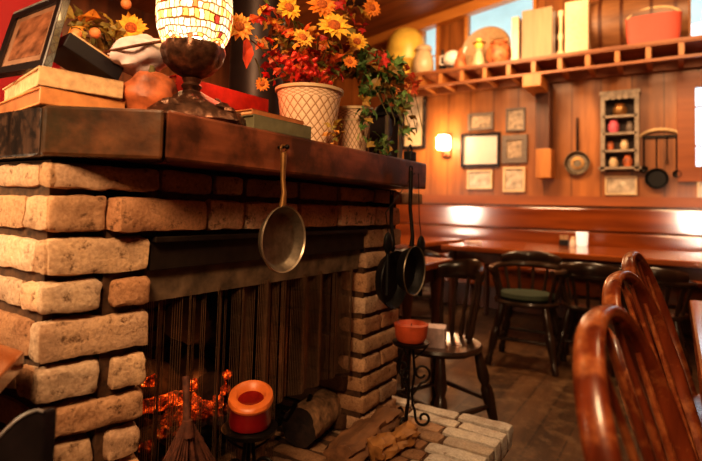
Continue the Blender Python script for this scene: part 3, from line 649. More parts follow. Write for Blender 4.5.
for i in range(N_+1):
    px = -30 + 74*i/N_; k = (i/N_); py = 470 - 60*math.sin(k*math.pi/2)**1.15 if k < 1 else 412
    outer.append(ony(px, py, .30+.06*k))
vs = []
for p in outer:
    for dz, dy in ((0, 0), (0, .018), (-.30, .018), (-.30, 0)): vs.append((p.x, p.y+dy, p.z+dz))
fs = [(i*4+j, (i+1)*4+j, (i+1)*4+(j+1) % 4, i*4+(j+1) % 4) for i in range(N_) for j in range(4)] + [(0, 1, 2, 3), (N_*4+3, N_*4+2, N_*4+1, N_*4)]
b.add(vs, fs); b.build('backrest', 'frame', t, smooth=False, bevel=.004)
MB().tube([p_+V((0, -.001, .001)) for p_ in outer], .0018, 6).build('edge_highlight_strip', 'edge_and_highlight', t)  # thin bright strip modelled in place of the highlight on the chair's top edge
cxb = outer[7].x
MB().brick((cxb, .12, .40), (.36, .36, .05), None, .02, .001).build('seat', 'frame', t)
for x in (cxb-.15, cxb+.15):
    for y in (-.03, .27): MB().tube([(x, y, .38), (x, y, 0)], [.018, .014], 10).build('leg', 'frame', t)
# ================================================================== FIREPLACE
fp = thing('fireplace', 'rustic old-brick fireplace with thick dark timber mantel and raised hearth', 'fireplace', (-1.2, 1.1, 0))
def bcol(dark=1.0, warm=None):
    base = random.choice([(.60, .37, .23), (.52, .29, .16), (.60, .38, .23), (.45, .23, .12), (.54, .31, .17), (.62, .42, .28)])
    k = random.uniform(.8, 1.12)*dark; return tuple(c*k for c in base)
zb = [.28, .342, .41, .475, .54, .605, .673, .745, .829, .897, .977, 1.056, 1.117]
A = V((-.942, .472)); B = V((-.888, .662)); du = (B-A).normalized(); Lp = (B-A).length; nrm = V((du.y, -du.x))
rotF = math.atan2(du.y, du.x)
surr = MB(); core = MB()
DEP = .11
def front_brick(s0, s1, z0, z1, out=0, **k):
    L = s1-s0-.010; hgt = z1-z0-random.uniform(.010, .016); c2 = A + du*((s0+s1)/2) - nrm*(DEP/2 - out)
    surr.brick((c2.x, c2.y, (z0+z1)/2), (L, DEP, hgt), rz3(rotF+random.uniform(-.015, .015)) @ Matrix.Rotation(random.uniform(-.02, .02), 3, 'Y'), .011, .0042, bcol(**k), (14, 6, 6))
for i in range(len(zb)-2, -1, -1):
    z0, z1 = zb[i], zb[i+1]; j = len(zb)-2-i
    if j == 0: front_brick(.0, Lp+.01, z0, z1, -.006, dark=.8)
    elif j == 1: front_brick(-.005, .105, z0, z1, .003, dark=1.05)
    elif j % 2 == 0: front_brick(.0+random.uniform(-.012, .004), Lp+random.uniform(-.008, .006), z0, z1, random.uniform(-.002, .007))
    else:
        m_ = .105+random.uniform(-.01, .01); front_brick(-.01, m_, z0, z1, random.uniform(-.003, .005)); front_brick(m_+.008, Lp+random.uniform(-.01, .004), z0, z1, random.uniform(-.003, .005))
    # side face toward -Y (runs along X)
    x = A.x + .004
    first = True
    while x > -1.62:
        L = (.095 if (j % 2 == 1) else .2)*random.uniform(.9, 1.05) if first else .2*random.uniform(.9, 1.05)
        if first and j % 2 == 0: L = .05
        surr.brick((x-L/2 if not first else x-L/2-.004, A.y+.055+(.004 if not first else 0), (z0+z1)/2), (L-.01, .11, z1-z0-.014), None, .011, .0042, bcol(dark=1.05), (8, 5, 5)); x -= L; first = False
# lintel courses along Y, x=-.89
def lintel(px_list, z0, z1, X, dark, zpx):
    ys = [onx(px, zpx, X).y for px in px_list]
    for a, c in zip(ys[:-1], ys[1:]):
        surr.brick((X-DEP/2+random.uniform(-.003, .004), (a+c)/2, (z0+z1)/2), (DEP, c-a-.010, z1-z0-random.uniform(.010, .015)), Matrix.Rotation(random.uniform(-.02, .02), 3, 'X'), .010, .0035, bcol(dark), (5, 10, 5))
lintel([160, 215, 246, 300, 340, 375, 402, 424], zb[11], zb[12], -.892, .85, 185)
lintel([117, 209, 247, 300, 340, 377, 402], zb[10], zb[11], -.882, 1.5, 215)
# right pier Y 1.49..1.76
for i in range(10):
    z0, z1 = zb[i], zb[i+1]
    w = .255+random.uniform(-.012, .01)
    if i % 2 == 0: surr.brick((-.89-DEP/2, 1.50+w/2, (z0+z1)/2), (DEP, w, z1-z0-.014), None, .010, .0038, bcol(.85), (5, 12, 5))
    else:
        surr.brick((-.89-DEP/2, 1.50+.06, (z0+z1)/2), (DEP, .118, z1-z0-.014), None, .010, .0038, bcol(.85), (5, 8, 5)); surr.brick((-.89-DEP/2, 1.50+.19, (z0+z1)/2), (DEP, .13, z1-z0-.014), None, .010, .0038, bcol(.85), (5, 8, 5))
for j in range(12):   # far side return of the pier
    z0, z1 = zb[j], zb[j+1]; x = -1.0
    while x > -1.6: surr.brick((x-.1, 1.70, (z0+z1)/2), (.19, .1, z1-z0-.014), None, .01, .0035, bcol(.8), (6, 3, 3)); x -= .2
surr.build('brick_surround', 'brick', fp)
core.box((-1.27, .567, .70), (.60, .16, .83)); core.box((-.985, .615, .70), (.115, .08, .83)); core.box((-1.005, .565, .70), (.05, .13, .83))
core.box((-1.25, 1.62, .70), (.69, .23, .83)); core.box((-1.25, 1.19, 1.045), (.69, 1.08, .13)); core.box((-1.3, .58, 1.045), (.66, .14, .13)); core.box((-.985, .615, 1.06), (.115, .08, .11))
core.build('mortar_core', 'mortar', fp, smooth=False)
fb = MB()
for j in range(10):
    z0, z1 = zb[j], zb[j+1]; o = (j % 2)*.1
    y = .64-o
    while y < 1.5: fb.brick((-1.56, y+.1, (z0+z1)/2), (.08, .19, z1-z0-.012), None, .008, .003, bcol(), (2, 6, 4)); y += .2
    for yy in (.645, 1.50):
        x = -1.0-o
        while x > -1.55: fb.brick((x-.05, yy, (z0+z1)/2), (.19, .05, z1-z0-.012), None, .008, .003, bcol(), (6, 2, 4)); x -= .2
fb.build('firebox_lining', 'sooty', fp)
MB().box((-1.63, 1.1, .68), (.06, 1.1, .9)).build('firebox_back', 'mortar_dark', fp, smooth=False)
MB().box((-1.28, 1.08, .99), (.66, .9, .02)).build('firebox_top', 'mortar_dark', fp, smooth=False)
# steel lintel + hood
b = MB(); b.box((-.912, 1.078, .966), (.05, .84, .012)); b.box((-.908, 1.078, .933), (.012, .84, .062)); b.build('steel_lintel', 'lintel', fp, smooth=False, bevel=.002)
b = MB(); b.add([(-.913, .66, .915), (-.913, 1.495, .915), (-.922, 1.495, .835), (-.922, .66, .835), (-.921, .66, .915), (-.921, 1.495, .915), (-.930, 1.495, .835), (-.930, .66, .835)], [(0, 1, 2, 3), (4, 7, 6, 5), (0, 3, 7, 4), (1, 5, 6, 2), (3, 2, 6, 7)])
b.build('smoke_hood', 'hood', fp, smooth=False)
# mesh curtain
b = MB(); n = 210
for i in range(n):
    y = .67+.81*i/(n-1); dens = .92 if y > .92 else .5
    if random.random() > dens: continue
    x = -.930 + .010*math.sin(y*75) + .005*math.sin(y*31+1); zlo = .30 if y < 1.10 else .50
    b.box((x, y, (zlo+.845)/2), (.0012, .0017 if y > .95 else .0010, .845-zlo))
for k in range(45): 
    pass
b.build('mesh_curtain', plain('curtain_wire', (.17, .095, .05), .5, .4), fp, smooth=False)
MB().tube([(-.930, .67, .848), (-.930, 1.48, .848)], .006, 8).build('curtain_rod', 'iron', fp)
# mantel
def poly_prism(b, pts, z0, z1, wob=0):
    n = len(pts); b.add([(x, y, z0) for x, y in pts]+[(x, y, z1) for x, y in pts], [tuple(range(n))[::-1], tuple(range(n, 2*n))]+[(i, (i+1) % n, n+(i+1) % n, n+i) for i in range(n)])
mz0, mz1 = 1.119, 1.213
b = MB(); poly_prism(b, [(-.785, .592), (-.772, 1.715), (-1.12, 1.83), (-1.6, 1.83), (-1.6, .64), (-.84, .64)], mz0, mz1)
mm_ = b.build('mantel_beam', 'mantel', fp, smooth=False, bevel=.006); mm_['label'] = 'thick dark reddish timber beam'
b = MB(); poly_prism(b, [(-.957, .462), (-.787, .589), (-.842, .637), (-1.6, .637), (-1.6, .60)], mz0+.001, mz1-.001); b.build('mantel_mitre_piece', 'mitre', fp, smooth=False, bevel=.006)
b = MB(); poly_prism(b, [(-1.6, .462), (-.962, .462), (-1.56, .596), (-1.6, .596)], mz0, mz1-.002); b.build('mantel_return', 'mantel_end', fp, smooth=False, bevel=.005)
# hearth
hb = MB(); hy = .2
hz0, hz1 = .205, .28
y = 1.905; row = 0
WH = [(.50, .46, .42), (.58, .52, .46), (.42, .35, .29), (.55, .5, .45)]
while y > -.1:
    w = .072; first = (y > 1.3)
    x = -.492; segs = [.20, .19, .2, .2, .2, .2] if row % 2 == 0 else [.17, .2, .2, .2, .2, .2]
    for si, L in enumerate(segs):
        if x-L < -1.56: break
        white = (si == 0 and y > 1.25) or (row < 1 and si < 3) or (si == 1 and row < 2)
        c_ = random.choice(WH) if white else bcol(.62)
        if not (y < 1.78 and x < -.93 and (y < .70 or y > 1.46)): hb.brick((x-L/2, y-w/2, (hz0+hz1)/2+random.uniform(-.003, .003)), (L-.009, w-.009, hz1-hz0), rz3(random.uniform(-.02, .02)), .009, .003, c_, (8, 4, 4))
        x -= L
    y -= w+.001; row += 1
hb.build('hearth_bricks', 'hearthbrick', fp)
b = MB(); b.box((-1.03, .9, .235), (1.05, 1.98, .07)); b.box((-1.08, .9, .10), (1.06, 1.9, .2)); b.box((-1.22, 1.07, .262), (.72, .84, .03)); b.build('hearth_base', 'mortar', fp, smooth=False)
# flue pipe
t = thing('flue_pipe', 'dark grey steel flue pipe rising behind the flowers on the mantel', 'pipe', (-1.30, 1.20, 1.213))
pc = onx(258, 40, -1.33)
MB().tube([(-1.33, pc.y, 1.216), (-1.33, pc.y, 3.6)], .10, 32).build('pipe', 'flue', t)
MB().lathe([(.108, 0), (.108, .03), (.1, .03)], (-1.33, pc.y, 1.85), 32).build('joint_band', 'black', t)
MB().lathe([(.14, .0), (.14, .01), (.105, .03), (.1, .03)], (-1.33, pc.y, 1.215), 32).build('collar', 'black', t)
# ================================================================== fire things
def log(name, label, p0, p1, r, mat='bark', endm='logend', n=22, amp=.08, cat='log', group=None, flat=1):
    p0, p1 = V(p0), V(p1); t = thing(name, label, cat, (p0+p1)/2 - V((0, 0, r)), 0, group)
    d = p1-p0; k = 14; Bz = basis(d); vs = []; fs = []
    for i in range(k):
        c = p0.lerp(p1, i/(k-1))
        for j in range(n):
            a = 2*math.pi*j/n; rr = r*(1+amp*noise.noise(V((math.cos(a)*2, math.sin(a)*2, i*.5+p0.y*9)))*2); vs.append(c + Bz @ V((rr*math.cos(a), rr*math.sin(a)*flat, 0)))
    fs = [(i*n+j, i*n+(j+1) % n, (i+1)*n+(j+1) % n, (i+1)*n+j) for i in range(k-1) for j in range(n)]
    b = MB(); b.add(vs, fs); b.build('bark', mat, t)
    nd = d.normalized()
    for e, base in ((p0, 0), (p1, (k-1)*n)):
        b = MB(); s = -1 if base == 0 else 1; rim = [vs[base+j] for j in range(n)]; ring = [e+(v-e)*.6+nd*s*.001 for v in rim]; o = b.add([*rim, *ring, e+nd*s*.002], [])
        b.f += [(o+j, o+(j+1) % n, o+n+(j+1) % n, o+n+j) for j in range(n)] + [(o+n+j, o+n+(j+1) % n, o+2*n) for j in range(n)]
        b.build('cut_end', endm, t)
    return t
g = 'firewood burning in the firebox'
cE_ = onx(209, 386, -1.10)
log('burning_log', 'short charred log whose round end faces out amid the embers', cE_, cE_+V((-.22, .10, .02)), .042, 'char', 'char', group=g, amp=.15)
log('round_log', 'short round log with dark sawn end on the hearth right of the red candle', onz(299, 428, .345), onz(329, 404, .345), .060)
log('burning_log', 'charred log leaning up to the left in the firebox', (-1.22, .72, .66), (-1.28, 1.03, .49), .05, 'char', 'char', group=g, amp=.15)
log('burning_log', 'thick charred log end standing highest in the firebox', (-1.22, 1.02, .70), (-1.40, 1.30, .60), .065, 'char', 'char', group=g, amp=.12)
log('burning_log', 'charred log lying low across the glowing embers', (-1.16, .74, .40), (-1.2, 1.36, .40), .05, 'char', 'char', group=g, amp=.15)
log('burning_log', 'charred log at the back under the other firewood', (-1.38, .76, .42), (-1.38, 1.40, .42), .06, 'char', 'char', group=g, amp=.15)
eb = MB()
for k in range(60):
    y = random.uniform(.74, 1.22); eb.ball((-1.15+random.uniform(-.09, .07), y, .415+random.uniform(-.02, .03)), random.uniform(.018, .034), 16, 10, amp=.6, fr=14)
cE = onx(209, 386, -1.10)
for k in range(22):
    a = math.radians(random.uniform(150, 395)); r_ = random.uniform(.046, .062); eb.ball(cE+V((random.uniform(-.02, .01), r_*1.15*math.cos(a), r_*math.sin(a))), random.uniform(.010, .018), 14, 9, amp=.6, fr=22)
for (px, py, r) in ((151, 381, .014), (175, 398, .022), (163, 402, .02), (150, 405, .02)):
    p = onx(px, py, -1.10); eb.ball(p, (r, r*1.6, r*.8), 16, 12, amp=.7, fr=20)
o = tag(eb.build('embers', 'coal'), 'heap of glowing orange embers in the firebox', 'embers'); o['kind'] = 'stuff'
t = thing('fire_grate', 'black iron grate holding the logs and embers', 'grate', (-1.2, 1.05, .285))
for k in range(9): MB().tube([(-1.02, .74+k*.08, .42), (-1.05, .74+k*.08, .36), (-1.45, .74+k*.08, .34)], .008, 8).build('bar', 'iron', t)
for x in (-1.08, -1.4): MB().tube([(x, .72, .345), (x, 1.42, .345)], .009, 8).build('cross_bar', 'iron', t)
for x in (-1.08, -1.4):
    for y in (.76, 1.38): MB().tube([(x, y, .345), (x, y, .29)], .01, 8).build('leg', 'iron', t)
# candle stands
def stand(label, x, y, zt, rz):
    t = thing('candle_stand', label, 'stand', (x, y, .282), rz, 'wrought-iron candle stands on the hearth'); h = zt-.282
    MB().lathe([(.001, h-.012), (.062, h-.012), (.066, h-.002), (.062, h), (.001, h-.004)], (0, 0, 0), 28).build('drip_plate', 'iron', t, world=False)
    for k in range(3):
        a0 = 2*math.pi*k/3 + .25; R = rz3(a0); pts = []
        for i in range(26):   # lower scroll foot
            u_ = i/25; 
            a = math.pi*1.0 + u_*math.pi*2.2; r = .028*(1-u_*.7); pts.append(V((.050 + r*math.cos(a), 0, .026 + r*math.sin(a))))
        up_ = [V((.006, 0, h-.012)), V((.010, 0, h*.85)), V((.016, 0, h*.62)), V((.008, 0, h*.42)), V((.010, 0, h*.25)), V((.018, 0, .055))]
        b = MB(); b.tube([R @ p for p in up_+pts], .0046, 8)
        b.build('scroll_foot', 'iron', t, world=False)
        b = MB(); s = []
        for i in range(30):
            u_ = i/29; a = -math.pi/2 + u_*math.pi*2.4; r = .033*(1-u_*.65); s.append(V((.040 + r*math.cos(a), 0, h*.62 + r*math.sin(a))))
        b.tube([R @ V((.008, 0, h*.35))]+[R @ p for p in s], .0042, 8)
        b.build('side_scroll', 'iron', t, world=False)
        b = MB(); b.tube([R @ V((.008+.05*math.sin(u_*math.pi*.5), 0, h*.78+(h*.2)*u_)) for u_ in (0, .25, .5, .75, 1)], .003, 8); b.build('plate_arm', 'iron', t, world=False)
    return t
stand('wrought-iron scroll candle stand at the far end of the hearth', -.80, 1.67, .575, .3)
t = thing('red_candle', 'stubby orange-red pillar candle on the far scroll stand', 'candle', (-.80, 1.67, .576), 0)
MB().lathe([(.001, .576), (.047, .576), (.055, .588), (.060, .625), (.062, .636), (.052, .640), (.04, .625), (.001, .622)], (-.80, 1.67, 0), 28).build('wax', 'candlestub', t)
MB().tube([(-.80, 1.67, .622), (-.798, 1.67, .638)], .0015, 6).build('wick', 'black', t)
pc = onx(250, 424, -.85); CX, CY = -.85, pc.y; cz = pc.z-.004
stand('wrought-iron candle stand under the large red candle in front of the fire', CX, CY, cz, 0)
t = thing('red_candle', 'large deep-red pillar candle with melted orange rim before the fire', 'candle', (CX, CY, cz), 0)
b = MB(); n = 36
def cand(prof, mat, nm):
    b = MB(); b.lathe(prof, (0, 0, 0), n)
    tl = Matrix.Rotation(0, 3, 'X')
    out = []
    for p in b.v:
        sh = max(0, (p.z-.02)/.055); p2 = V((p.x, p.y, p.z + sh*(.36*(-p.x*.6+p.y*.8)))); out.append(p2 + V((CX, CY, cz)))
    b.v = out; return b.build(nm, mat, t)
cand([(.001, .002), (.047, .002), (.050, .016), (.047, .036), (.050, .054)], 'redwax', 'wax')
cand([(.050, .0535), (.053, .062), (.051, .072), (.043, .076), (.034, .072), (.030, .062)], 'orangewax', 'melted_rim')
cand([(.031, .0625), (.02, .056), (.001, .054)], 'waxpool', 'wax_pool')
# hearth broom
p = onx(187, 430, -.83); t = thing('hearth_broom', 'dark straw hearth broom standing in front of the embers', 'broom', (p.x, p.y, .3))
pt = onx(186, 376, -.86)
MB().tube([p+V((0, 0, -.01)), p.lerp(pt, .5), pt], [.009, .007, .008], 10).build('handle', 'broom', t)
b = MB()
for k in range(130):
    a = random.uniform(-1, 1); d = random.uniform(-1, 1); z2 = .30
    e = V((p.x+d*.045, p.y+a*.12, z2)); mid = p.lerp(e, .35)+V((0, a*.03, .01)); b.tube([p+V((d*.004, a*.010, .012)), mid, e], [.0025, .003, .002], 5)
b.build('straw', 'broom', t)
MB().tube([p+V((0, 0, .02)), p+V((0, 0, -.012))], [.010, .015], 14).build('binding', 'broom', t)
# loose firewood & pebble on hearth
g = 'split firewood lying on the hearth'
def hlog(label, a, c, r, mat, flat=.75, amp=.2):
    a = onz(*a, .28+r*.7); c = onz(*c, .28+r*.7); return log('split_log', label, a, c, r, mat, mat, amp=amp, group=g, flat=flat)
hlog('pale weathered split log lying on the hearth right of the round log', (340, 458), (388, 414), .050, 'split', .6, .3)
hlog('amber brown split log lying on the hearth in front of the far candle stand', (372, 452), (412, 432), .036, 'amber', .8, .35)
b = MB(); p = onz(343, 421, .40); b.ball(onz(345, 424, .295), (.017, .019, .014), 14, 10, amp=.4); 
tag(b.build('pebble', 'pebble'), 'pale pebble on the hearth between the round log and the weathered split log', 'pebble')
# ================================================================== hanging pans
def rotX(a): return Matrix.Rotation(a, 3, 'X')
def hang_pan(label, X, Y, z, r, ztop, mat, rim, handle, depth=.02, yawd=0, lean=0, group=None):
    t = thing('hanging_pan', label, 'pan', (X, Y, z-r), 0, group)
    R = rz3(math.radians(yawd)) @ Matrix.Rotation(math.pi/2, 3, 'Y')
    MB().lathe([(.001, 0), (r*.72, 0), (r*.80, .003), (r*.95, depth), (r, depth+.002), (r*.98, depth-.004), (r*.8, -.003), (.001, -.004)], (X, Y, z), 40, R).build('bowl', mat, t)
    MB().lathe([(r*.95, depth), (r*.985, depth+.004), (r*1.0, depth)], (X, Y, z), 40, R).build('rim', rim, t)
    MB().tube([(X+depth*.6, Y, z+r*.96), (X+depth*.6+.003, Y, z+r+.03), (X+.01, Y, z+r+(ztop-z-r)*.5), (X+.01, Y, ztop)], [.009, .006, .006, .008], 10, flat=((1, 0, 0), 1.0)).build('handle', handle, t)
    b = MB(); b.lathe([(.008, -.002), (.012, -.002), (.012, .002), (.008, .002), (.008, -.002)], (X+.01, Y, ztop+.008), 16, Matrix.Rotation(math.pi/2, 3, 'Y')); b.build('hanging_loop', handle, t)
    return t
hang_pan('small round steel pan with long brass handle hanging at the centre of the mantel', -.775, .900, .966, .077, 1.165, 'pan', 'panrim', 'brass')
b = MB(); b.tube([(-.79, .900, 1.178), (-.755, .900, 1.178)], .0035, 8); b.ball((-.755, .900, 1.178), .006, 8, 6); tag(b.build('nail', 'iron'), 'iron nail in the mantel holding the round steel pan', 'nail')
hang_pan('black iron skillet hanging by a long handle at the right end of the mantel', -.758, 1.535, .842, .082, 1.17, 'castiron', 'pan', 'iron', .03)
hang_pan('second black skillet half hidden behind the first at the right pier', -.85, 1.575, .80, .10, 1.09, 'castiron', 'castiron', 'iron', .03)
for k, (px, py) in enumerate(((388, 243), (421, 246))):
    p = onx(px, py, -.80 if k == 0 else -.745); t = thing('iron_spoon', ('black iron spoon with upturned bowl hanging left of the skillets', 'black iron spoon with upturned bowl hanging right of the skillets')[k], 'spoon', (p.x, p.y, p.z-.1), 0, 'iron spoons hanging at the right pier')
    MB().ball(p, (.012, .024, .036), 14, 10).build('bowl', 'castiron', t)
    MB().tube([p+V((0, 0, -.03)), p+V((0, .0, -.17))], [.006, .008], 8).build('handle', 'castiron', t)
    MB().tube([p+V((0, 0, .03)), p+V((0, -.02, .10)), V((-.765, 1.60+.03*k, 1.17))], [.0016, .0016, .0016], 6).build('wire', 'iron', t)
p = onx(410, 158, -.80)
t = thing('iron_padlock', 'small black iron padlock on the right end of the mantel', 'padlock', (p.x, p.y, 1.214)); MB().box((p.x, p.y, 1.232), (.03, .045, .034)).build('body', 'castiron', t, smooth=False, bevel=.004)
MB().tube([(p.x, p.y-.014, 1.248), (p.x, p.y-.014, 1.262), (p.x, p.y, 1.272), (p.x, p.y+.014, 1.262), (p.x, p.y+.014, 1.248)], .004, 8).build('shackle', 'iron', t)
# ================================================================== mantel things
TZ = 1.2135
def book(label, corner, L, W, T, z, rot, cover, pages='paper', group=None, name='lying_book'):
    """corner = near-left bottom corner; length runs along the rotated +Y, width toward -X"""
    R = rz3(rot); ex, ey = R @ V((-1, 0, 0)), R @ V((0, 1, 0)); C = V((corner[0], corner[1], 0)) + ex*W/2 + ey*L/2
    t = thing(name, label, 'book', (C.x, C.y, z), 0, group)
    b = MB(); b.box((C.x, C.y, z+.002), (W, L, .004), R); b.box((C.x, C.y, z+T-.002), (W, L, .004), R); sp = C - ex*(W/2-.002); b.box((sp.x, sp.y, z+T/2), (.004, L, T), R); b.build('cover', cover, t, smooth=False, bevel=.0015)
    MB().box((C.x+ex.x*.001, C.y+ex.y*.001, z+T/2), (W-.012, L-.008, T-.008), R).build('pages', pages, t, smooth=False); return t
k0 = onz(39, 99, TZ+.004)
g = 'books stacked at the left end of the mantel'
kc = V((k0.x, k0.y)); 
sc_ = .95
kc = V((-.955, .462)) 
kc2 = onz(38, 103, TZ); kk = kc2.x, kc2.y
book('brown-orange book lying at the bottom of the left mantel stack', (kk[0]-.004, kk[1]+.004), .155, .29, .033, TZ, math.radians(-9), 'orangecover', 'browncover', g)
book('pale orange book lying on top of the left mantel stack', (kk[0]-.004, kk[1]), .150, .29, .036, TZ+.0335, math.radians(-12), 'paper', 'paper', g)
# photo frame (leaning)
zt = TZ+.073
BL, BR = onz(-6, 77, zt), onz(47, 69, zt); exf = (BR-BL).normalized()
bk = V((-exf.y, exf.x, 0)); bk = bk if bk.dot(V((-1, .6, 0))) > 0 else -bk
upf = (V((0, 0, 1))*.92 + bk*.38).normalized(); nf = exf.cross(upf).normalized(); sgn = 1 if nf.dot(V((0, 0, H))-BR) > 0 else -1
def onpl(px, py):
    d = ray(px, py); o = V((0, 0, H)); return o + d*((BR-o).dot(nf)/d.dot(nf))
TL, TR = onpl(15, 17), onpl(68, -5)
t = thing('photo_frame', 'black photo frame with faded brown photograph leaning on the left book stack', 'picture frame', ((BL+BR)/2))
def fq(u0, u1, v0, v1, d0, d1):
    def P_(u, v, d): return BL.lerp(BR, u).lerp(TL.lerp(TR, u), v) + nf*d*sgn + V((0, 0, .001))
    return [P_(u0, v0, d0), P_(u1, v0, d0), P_(u1, v1, d0), P_(u0, v1, d0), P_(u0, v0, d1), P_(u1, v0, d1), P_(u1, v1, d1), P_(u0, v1, d1)]
FQ = [(0, 3, 2, 1), (4, 5, 6, 7), (0, 1, 5, 4), (1, 2, 6, 5), (2, 3, 7, 6), (3, 0, 4, 7)]
b = MB(); k = .10
for u0, u1, v0, v1 in ((0, 1, 0, k), (0, 1, 1-k, 1), (0, k, k, 1-k), (1-k*1.2, 1, k, 1-k)): b.add(fq(u0, u1, v0, v1, -.008, .006), FQ)
b.build('frame', 'frame', t, smooth=False)
b = MB(); b.add(fq(.02, 1.0, 1.0, 1.03, -.008, .007), FQ); b.add(fq(.965, .985, 0, 1.0, .006, .0072), FQ); b.build('silver_edge', 'edge_and_highlight', t, smooth=False)
b = MB(); b.add(fq(k, 1-k, k, 1-k, -.003, .001), FQ); b.build('mount', 'photomount', t, smooth=False)
b = MB(); b.add(fq(.2, .8, .2, .82, .001, .002), FQ); b.build('photograph', 'photo', t, smooth=False)
# red panel behind frame
b = MB(); p0, p1 = onx(-60, 60, -1.5), onx(60, 60, -1.5); b.box((-1.5, (p0.y+p1.y)/2, TZ+.22), (.012, p1.y-p0.y, .44), Matrix.Rotation(-.0, 3, 'Y')); tag(b.build('red_board', 'redpanel', bevel=.002), 'bright red board standing behind the photo frame', 'board')
# dark slanted book
p = onx(84, 62, -1.08)
b_t = thing('slanted_book', 'black book lying slanted behind the photo frame and left book stack', 'book', (p.x, p.y, TZ+.04))
Rb = Matrix.Rotation(-.40, 3, 'X') @ rz3(-.1)
MB().box(p, (.10, .125, .034), Rb).build('cover', 'darkcover', b_t, smooth=False, bevel=.002)
MB().box(p+Rb @ V((-.002, 0, .0195)), (.095, .115, .005), Rb).build('pages', 'paper', b_t, smooth=False)
p2_ = onx(84, 84, -1.09); b_s = thing('wooden_box', 'small dark wooden box propping up the slanted black book', 'box', (p2_.x, p.y, TZ))
MB().box((p.x-.0, p.y, TZ+.022), (.09, .10, .044)).build('body', 'postw', b_s, smooth=False, bevel=.002)
MB().box((p.x-.0, p.y, TZ+.047), (.095, .105, .006)).build('lid', 'postw', b_s, smooth=False, bevel=.001)
# white bonnet cloth
p = onx(137, 56, -1.03); t = thing('cloth_bonnet', 'white and pink cloth bonnet beside the stained glass lamp', 'bonnet', (p.x, p.y, TZ+.02))
Rb = Matrix.Rotation(math.radians(24), 3, 'X')
b = MB(); b.ball(p+V((0, .008, .004)), (.05, .074, .046), 30, 20, amp=.35, fr=9, R=Rb)
for v in b.v:
    q_ = Rb.transposed() @ (v-p)
    if q_.y < -.02: v.xyz = p + Rb @ V((q_.x*(1+(q_.y+.02)*5), q_.y*1.12, q_.z*(1+(q_.y+.02)*5)))
b.build('crown', 'white', t)
b = MB(); b.tube([p+Rb @ V((.054*math.cos(a), .076*math.sin(a)+.008, .020)) for a in [2*math.pi*i/30 for i in range(31)]], .0035, 6); b.build('trim_band', 'postw', t)
p = onx(152, 76, -.945); b = MB(); b.ball((p.x, p.y, TZ+.053), (.05, .062, .052), 24, 16, amp=.25, fr=12)
t = thing('ceramic_gourd', 'orange and brown mottled ceramic gourd left of the lamp base', 'ornament', (p.x, p.y, TZ)); b.build('body', 'shell', t)
MB().tube([(p.x, p.y, TZ+.10), (p.x+.004, p.y-.004, TZ+.12)], [.009, .004], 8).build('stem', 'stem', t)
p = onx(116, 82, -.98); tag(MB().ball((p.x, p.y, TZ+.03), (.026, .026, .03), 18, 12, amp=.1).build('small_gourd', 'redcover'), 'small red ball ornament between the books and ceramic gourd', 'ornament')
# LAMP
LX, LY = -.92, .757
t = thing('stained_glass_lamp', 'table lamp with glowing stained-glass shade on ornate dark bronze base', 'lamp', (LX, LY, TZ))
b = MB(); ns = 48
prof = [(.060, 1.396), (.071, 1.405), (.080, 1.43), (.084, 1.46), (.084, 1.49), (.079, 1.53), (.066, 1.57), (.045, 1.59), (.02, 1.60)]
b.lathe(prof, (LX, LY, 0), ns, uv=True)
for i in range(ns):
    w_ = math.sin(i/ns*2*math.pi*8); b.v[i].z += .006*w_; b.v[i+ns].z += .004*w_
sh = b.build('glass_shade', 'shade', t)
MB().ball((LX, LY, 1.43), .026, 16, 12).build('bulb', 'bulb', t)
MB().lathe([(.001, 1.322), (.02, 1.324), (.045, 1.338), (.060, 1.356), (.069, 1.382), (.066, 1.396), (.062, 1.385), (.050, 1.36), (.02, 1.34), (.001, 1.34)], (LX, LY, 0), 40, wob=lambda a, i: .05*math.cos(8*a)*(i > 2)).build('shade_holder', 'bronze', t)
MB().lathe([(.022, 1.285), (.017, 1.295), (.023, 1.305), (.018, 1.312), (.022, 1.322), (.001, 1.324)], (LX, LY, 0), 24).build('stem', 'bronze', t)
b = MB(); b.lathe([(.122, TZ), (.128, TZ+.006), (.122, TZ+.022), (.098, TZ+.040), (.068, TZ+.055), (.040, TZ+.070), (.026, TZ+.078), (.001, TZ+.079)], (LX, LY, 0), 64, wob=lambda a, i: .07*math.cos(6*a)*(1-i/8)+.03*math.sin(17*a)*(i < 5))
b.build('foot', 'bronze', t)
b = MB()
for k in range(6):
    a = k*math.pi/3; b.ball((LX+.100*math.cos(a), LY+.100*math.sin(a), TZ+.026), (.026, .026, .018), 12, 8, amp=.5, fr=40)
    for j in range(3): b.ball((LX+(.065+.01*j)*math.cos(a+.3+j*.15), LY+(.065+.01*j)*math.sin(a+.3+j*.15), TZ+.053-.007*j), .010, 8, 6)
b.build('cast_leaf_relief', 'bronze', t)
# books right of lamp
g = 'books lying right of the stained glass lamp'
q0 = onz(248, 127, TZ)
book('thick olive book lying at the front of the mantel below the flowers', (-.800, .835), .20, .16, .034, TZ, math.radians(-3), 'greencover', 'greencover', g)
book('thin brown book lying on the thick olive book', (-.812, .842), .185, .15, .014, TZ+.0345, math.radians(-1), 'browncover', 'paper', g)
book('brown book at the bottom of the red stack behind the olive books', (-1.06, .86), .27, .12, .045, TZ, math.radians(-4), 'browncover', 'paper', g)
book('red book in the middle of the stack behind the olive books', (-1.06, .86), .27, .12, .05, TZ+.0455, math.radians(-6), 'redcover', 'redcover', g)
book('orange-red book on top of the stack behind the lamp foot', (-1.055, .82), .33, .12, .055, TZ+.096, math.radians(-2), 'redcover', 'orangecover', g)
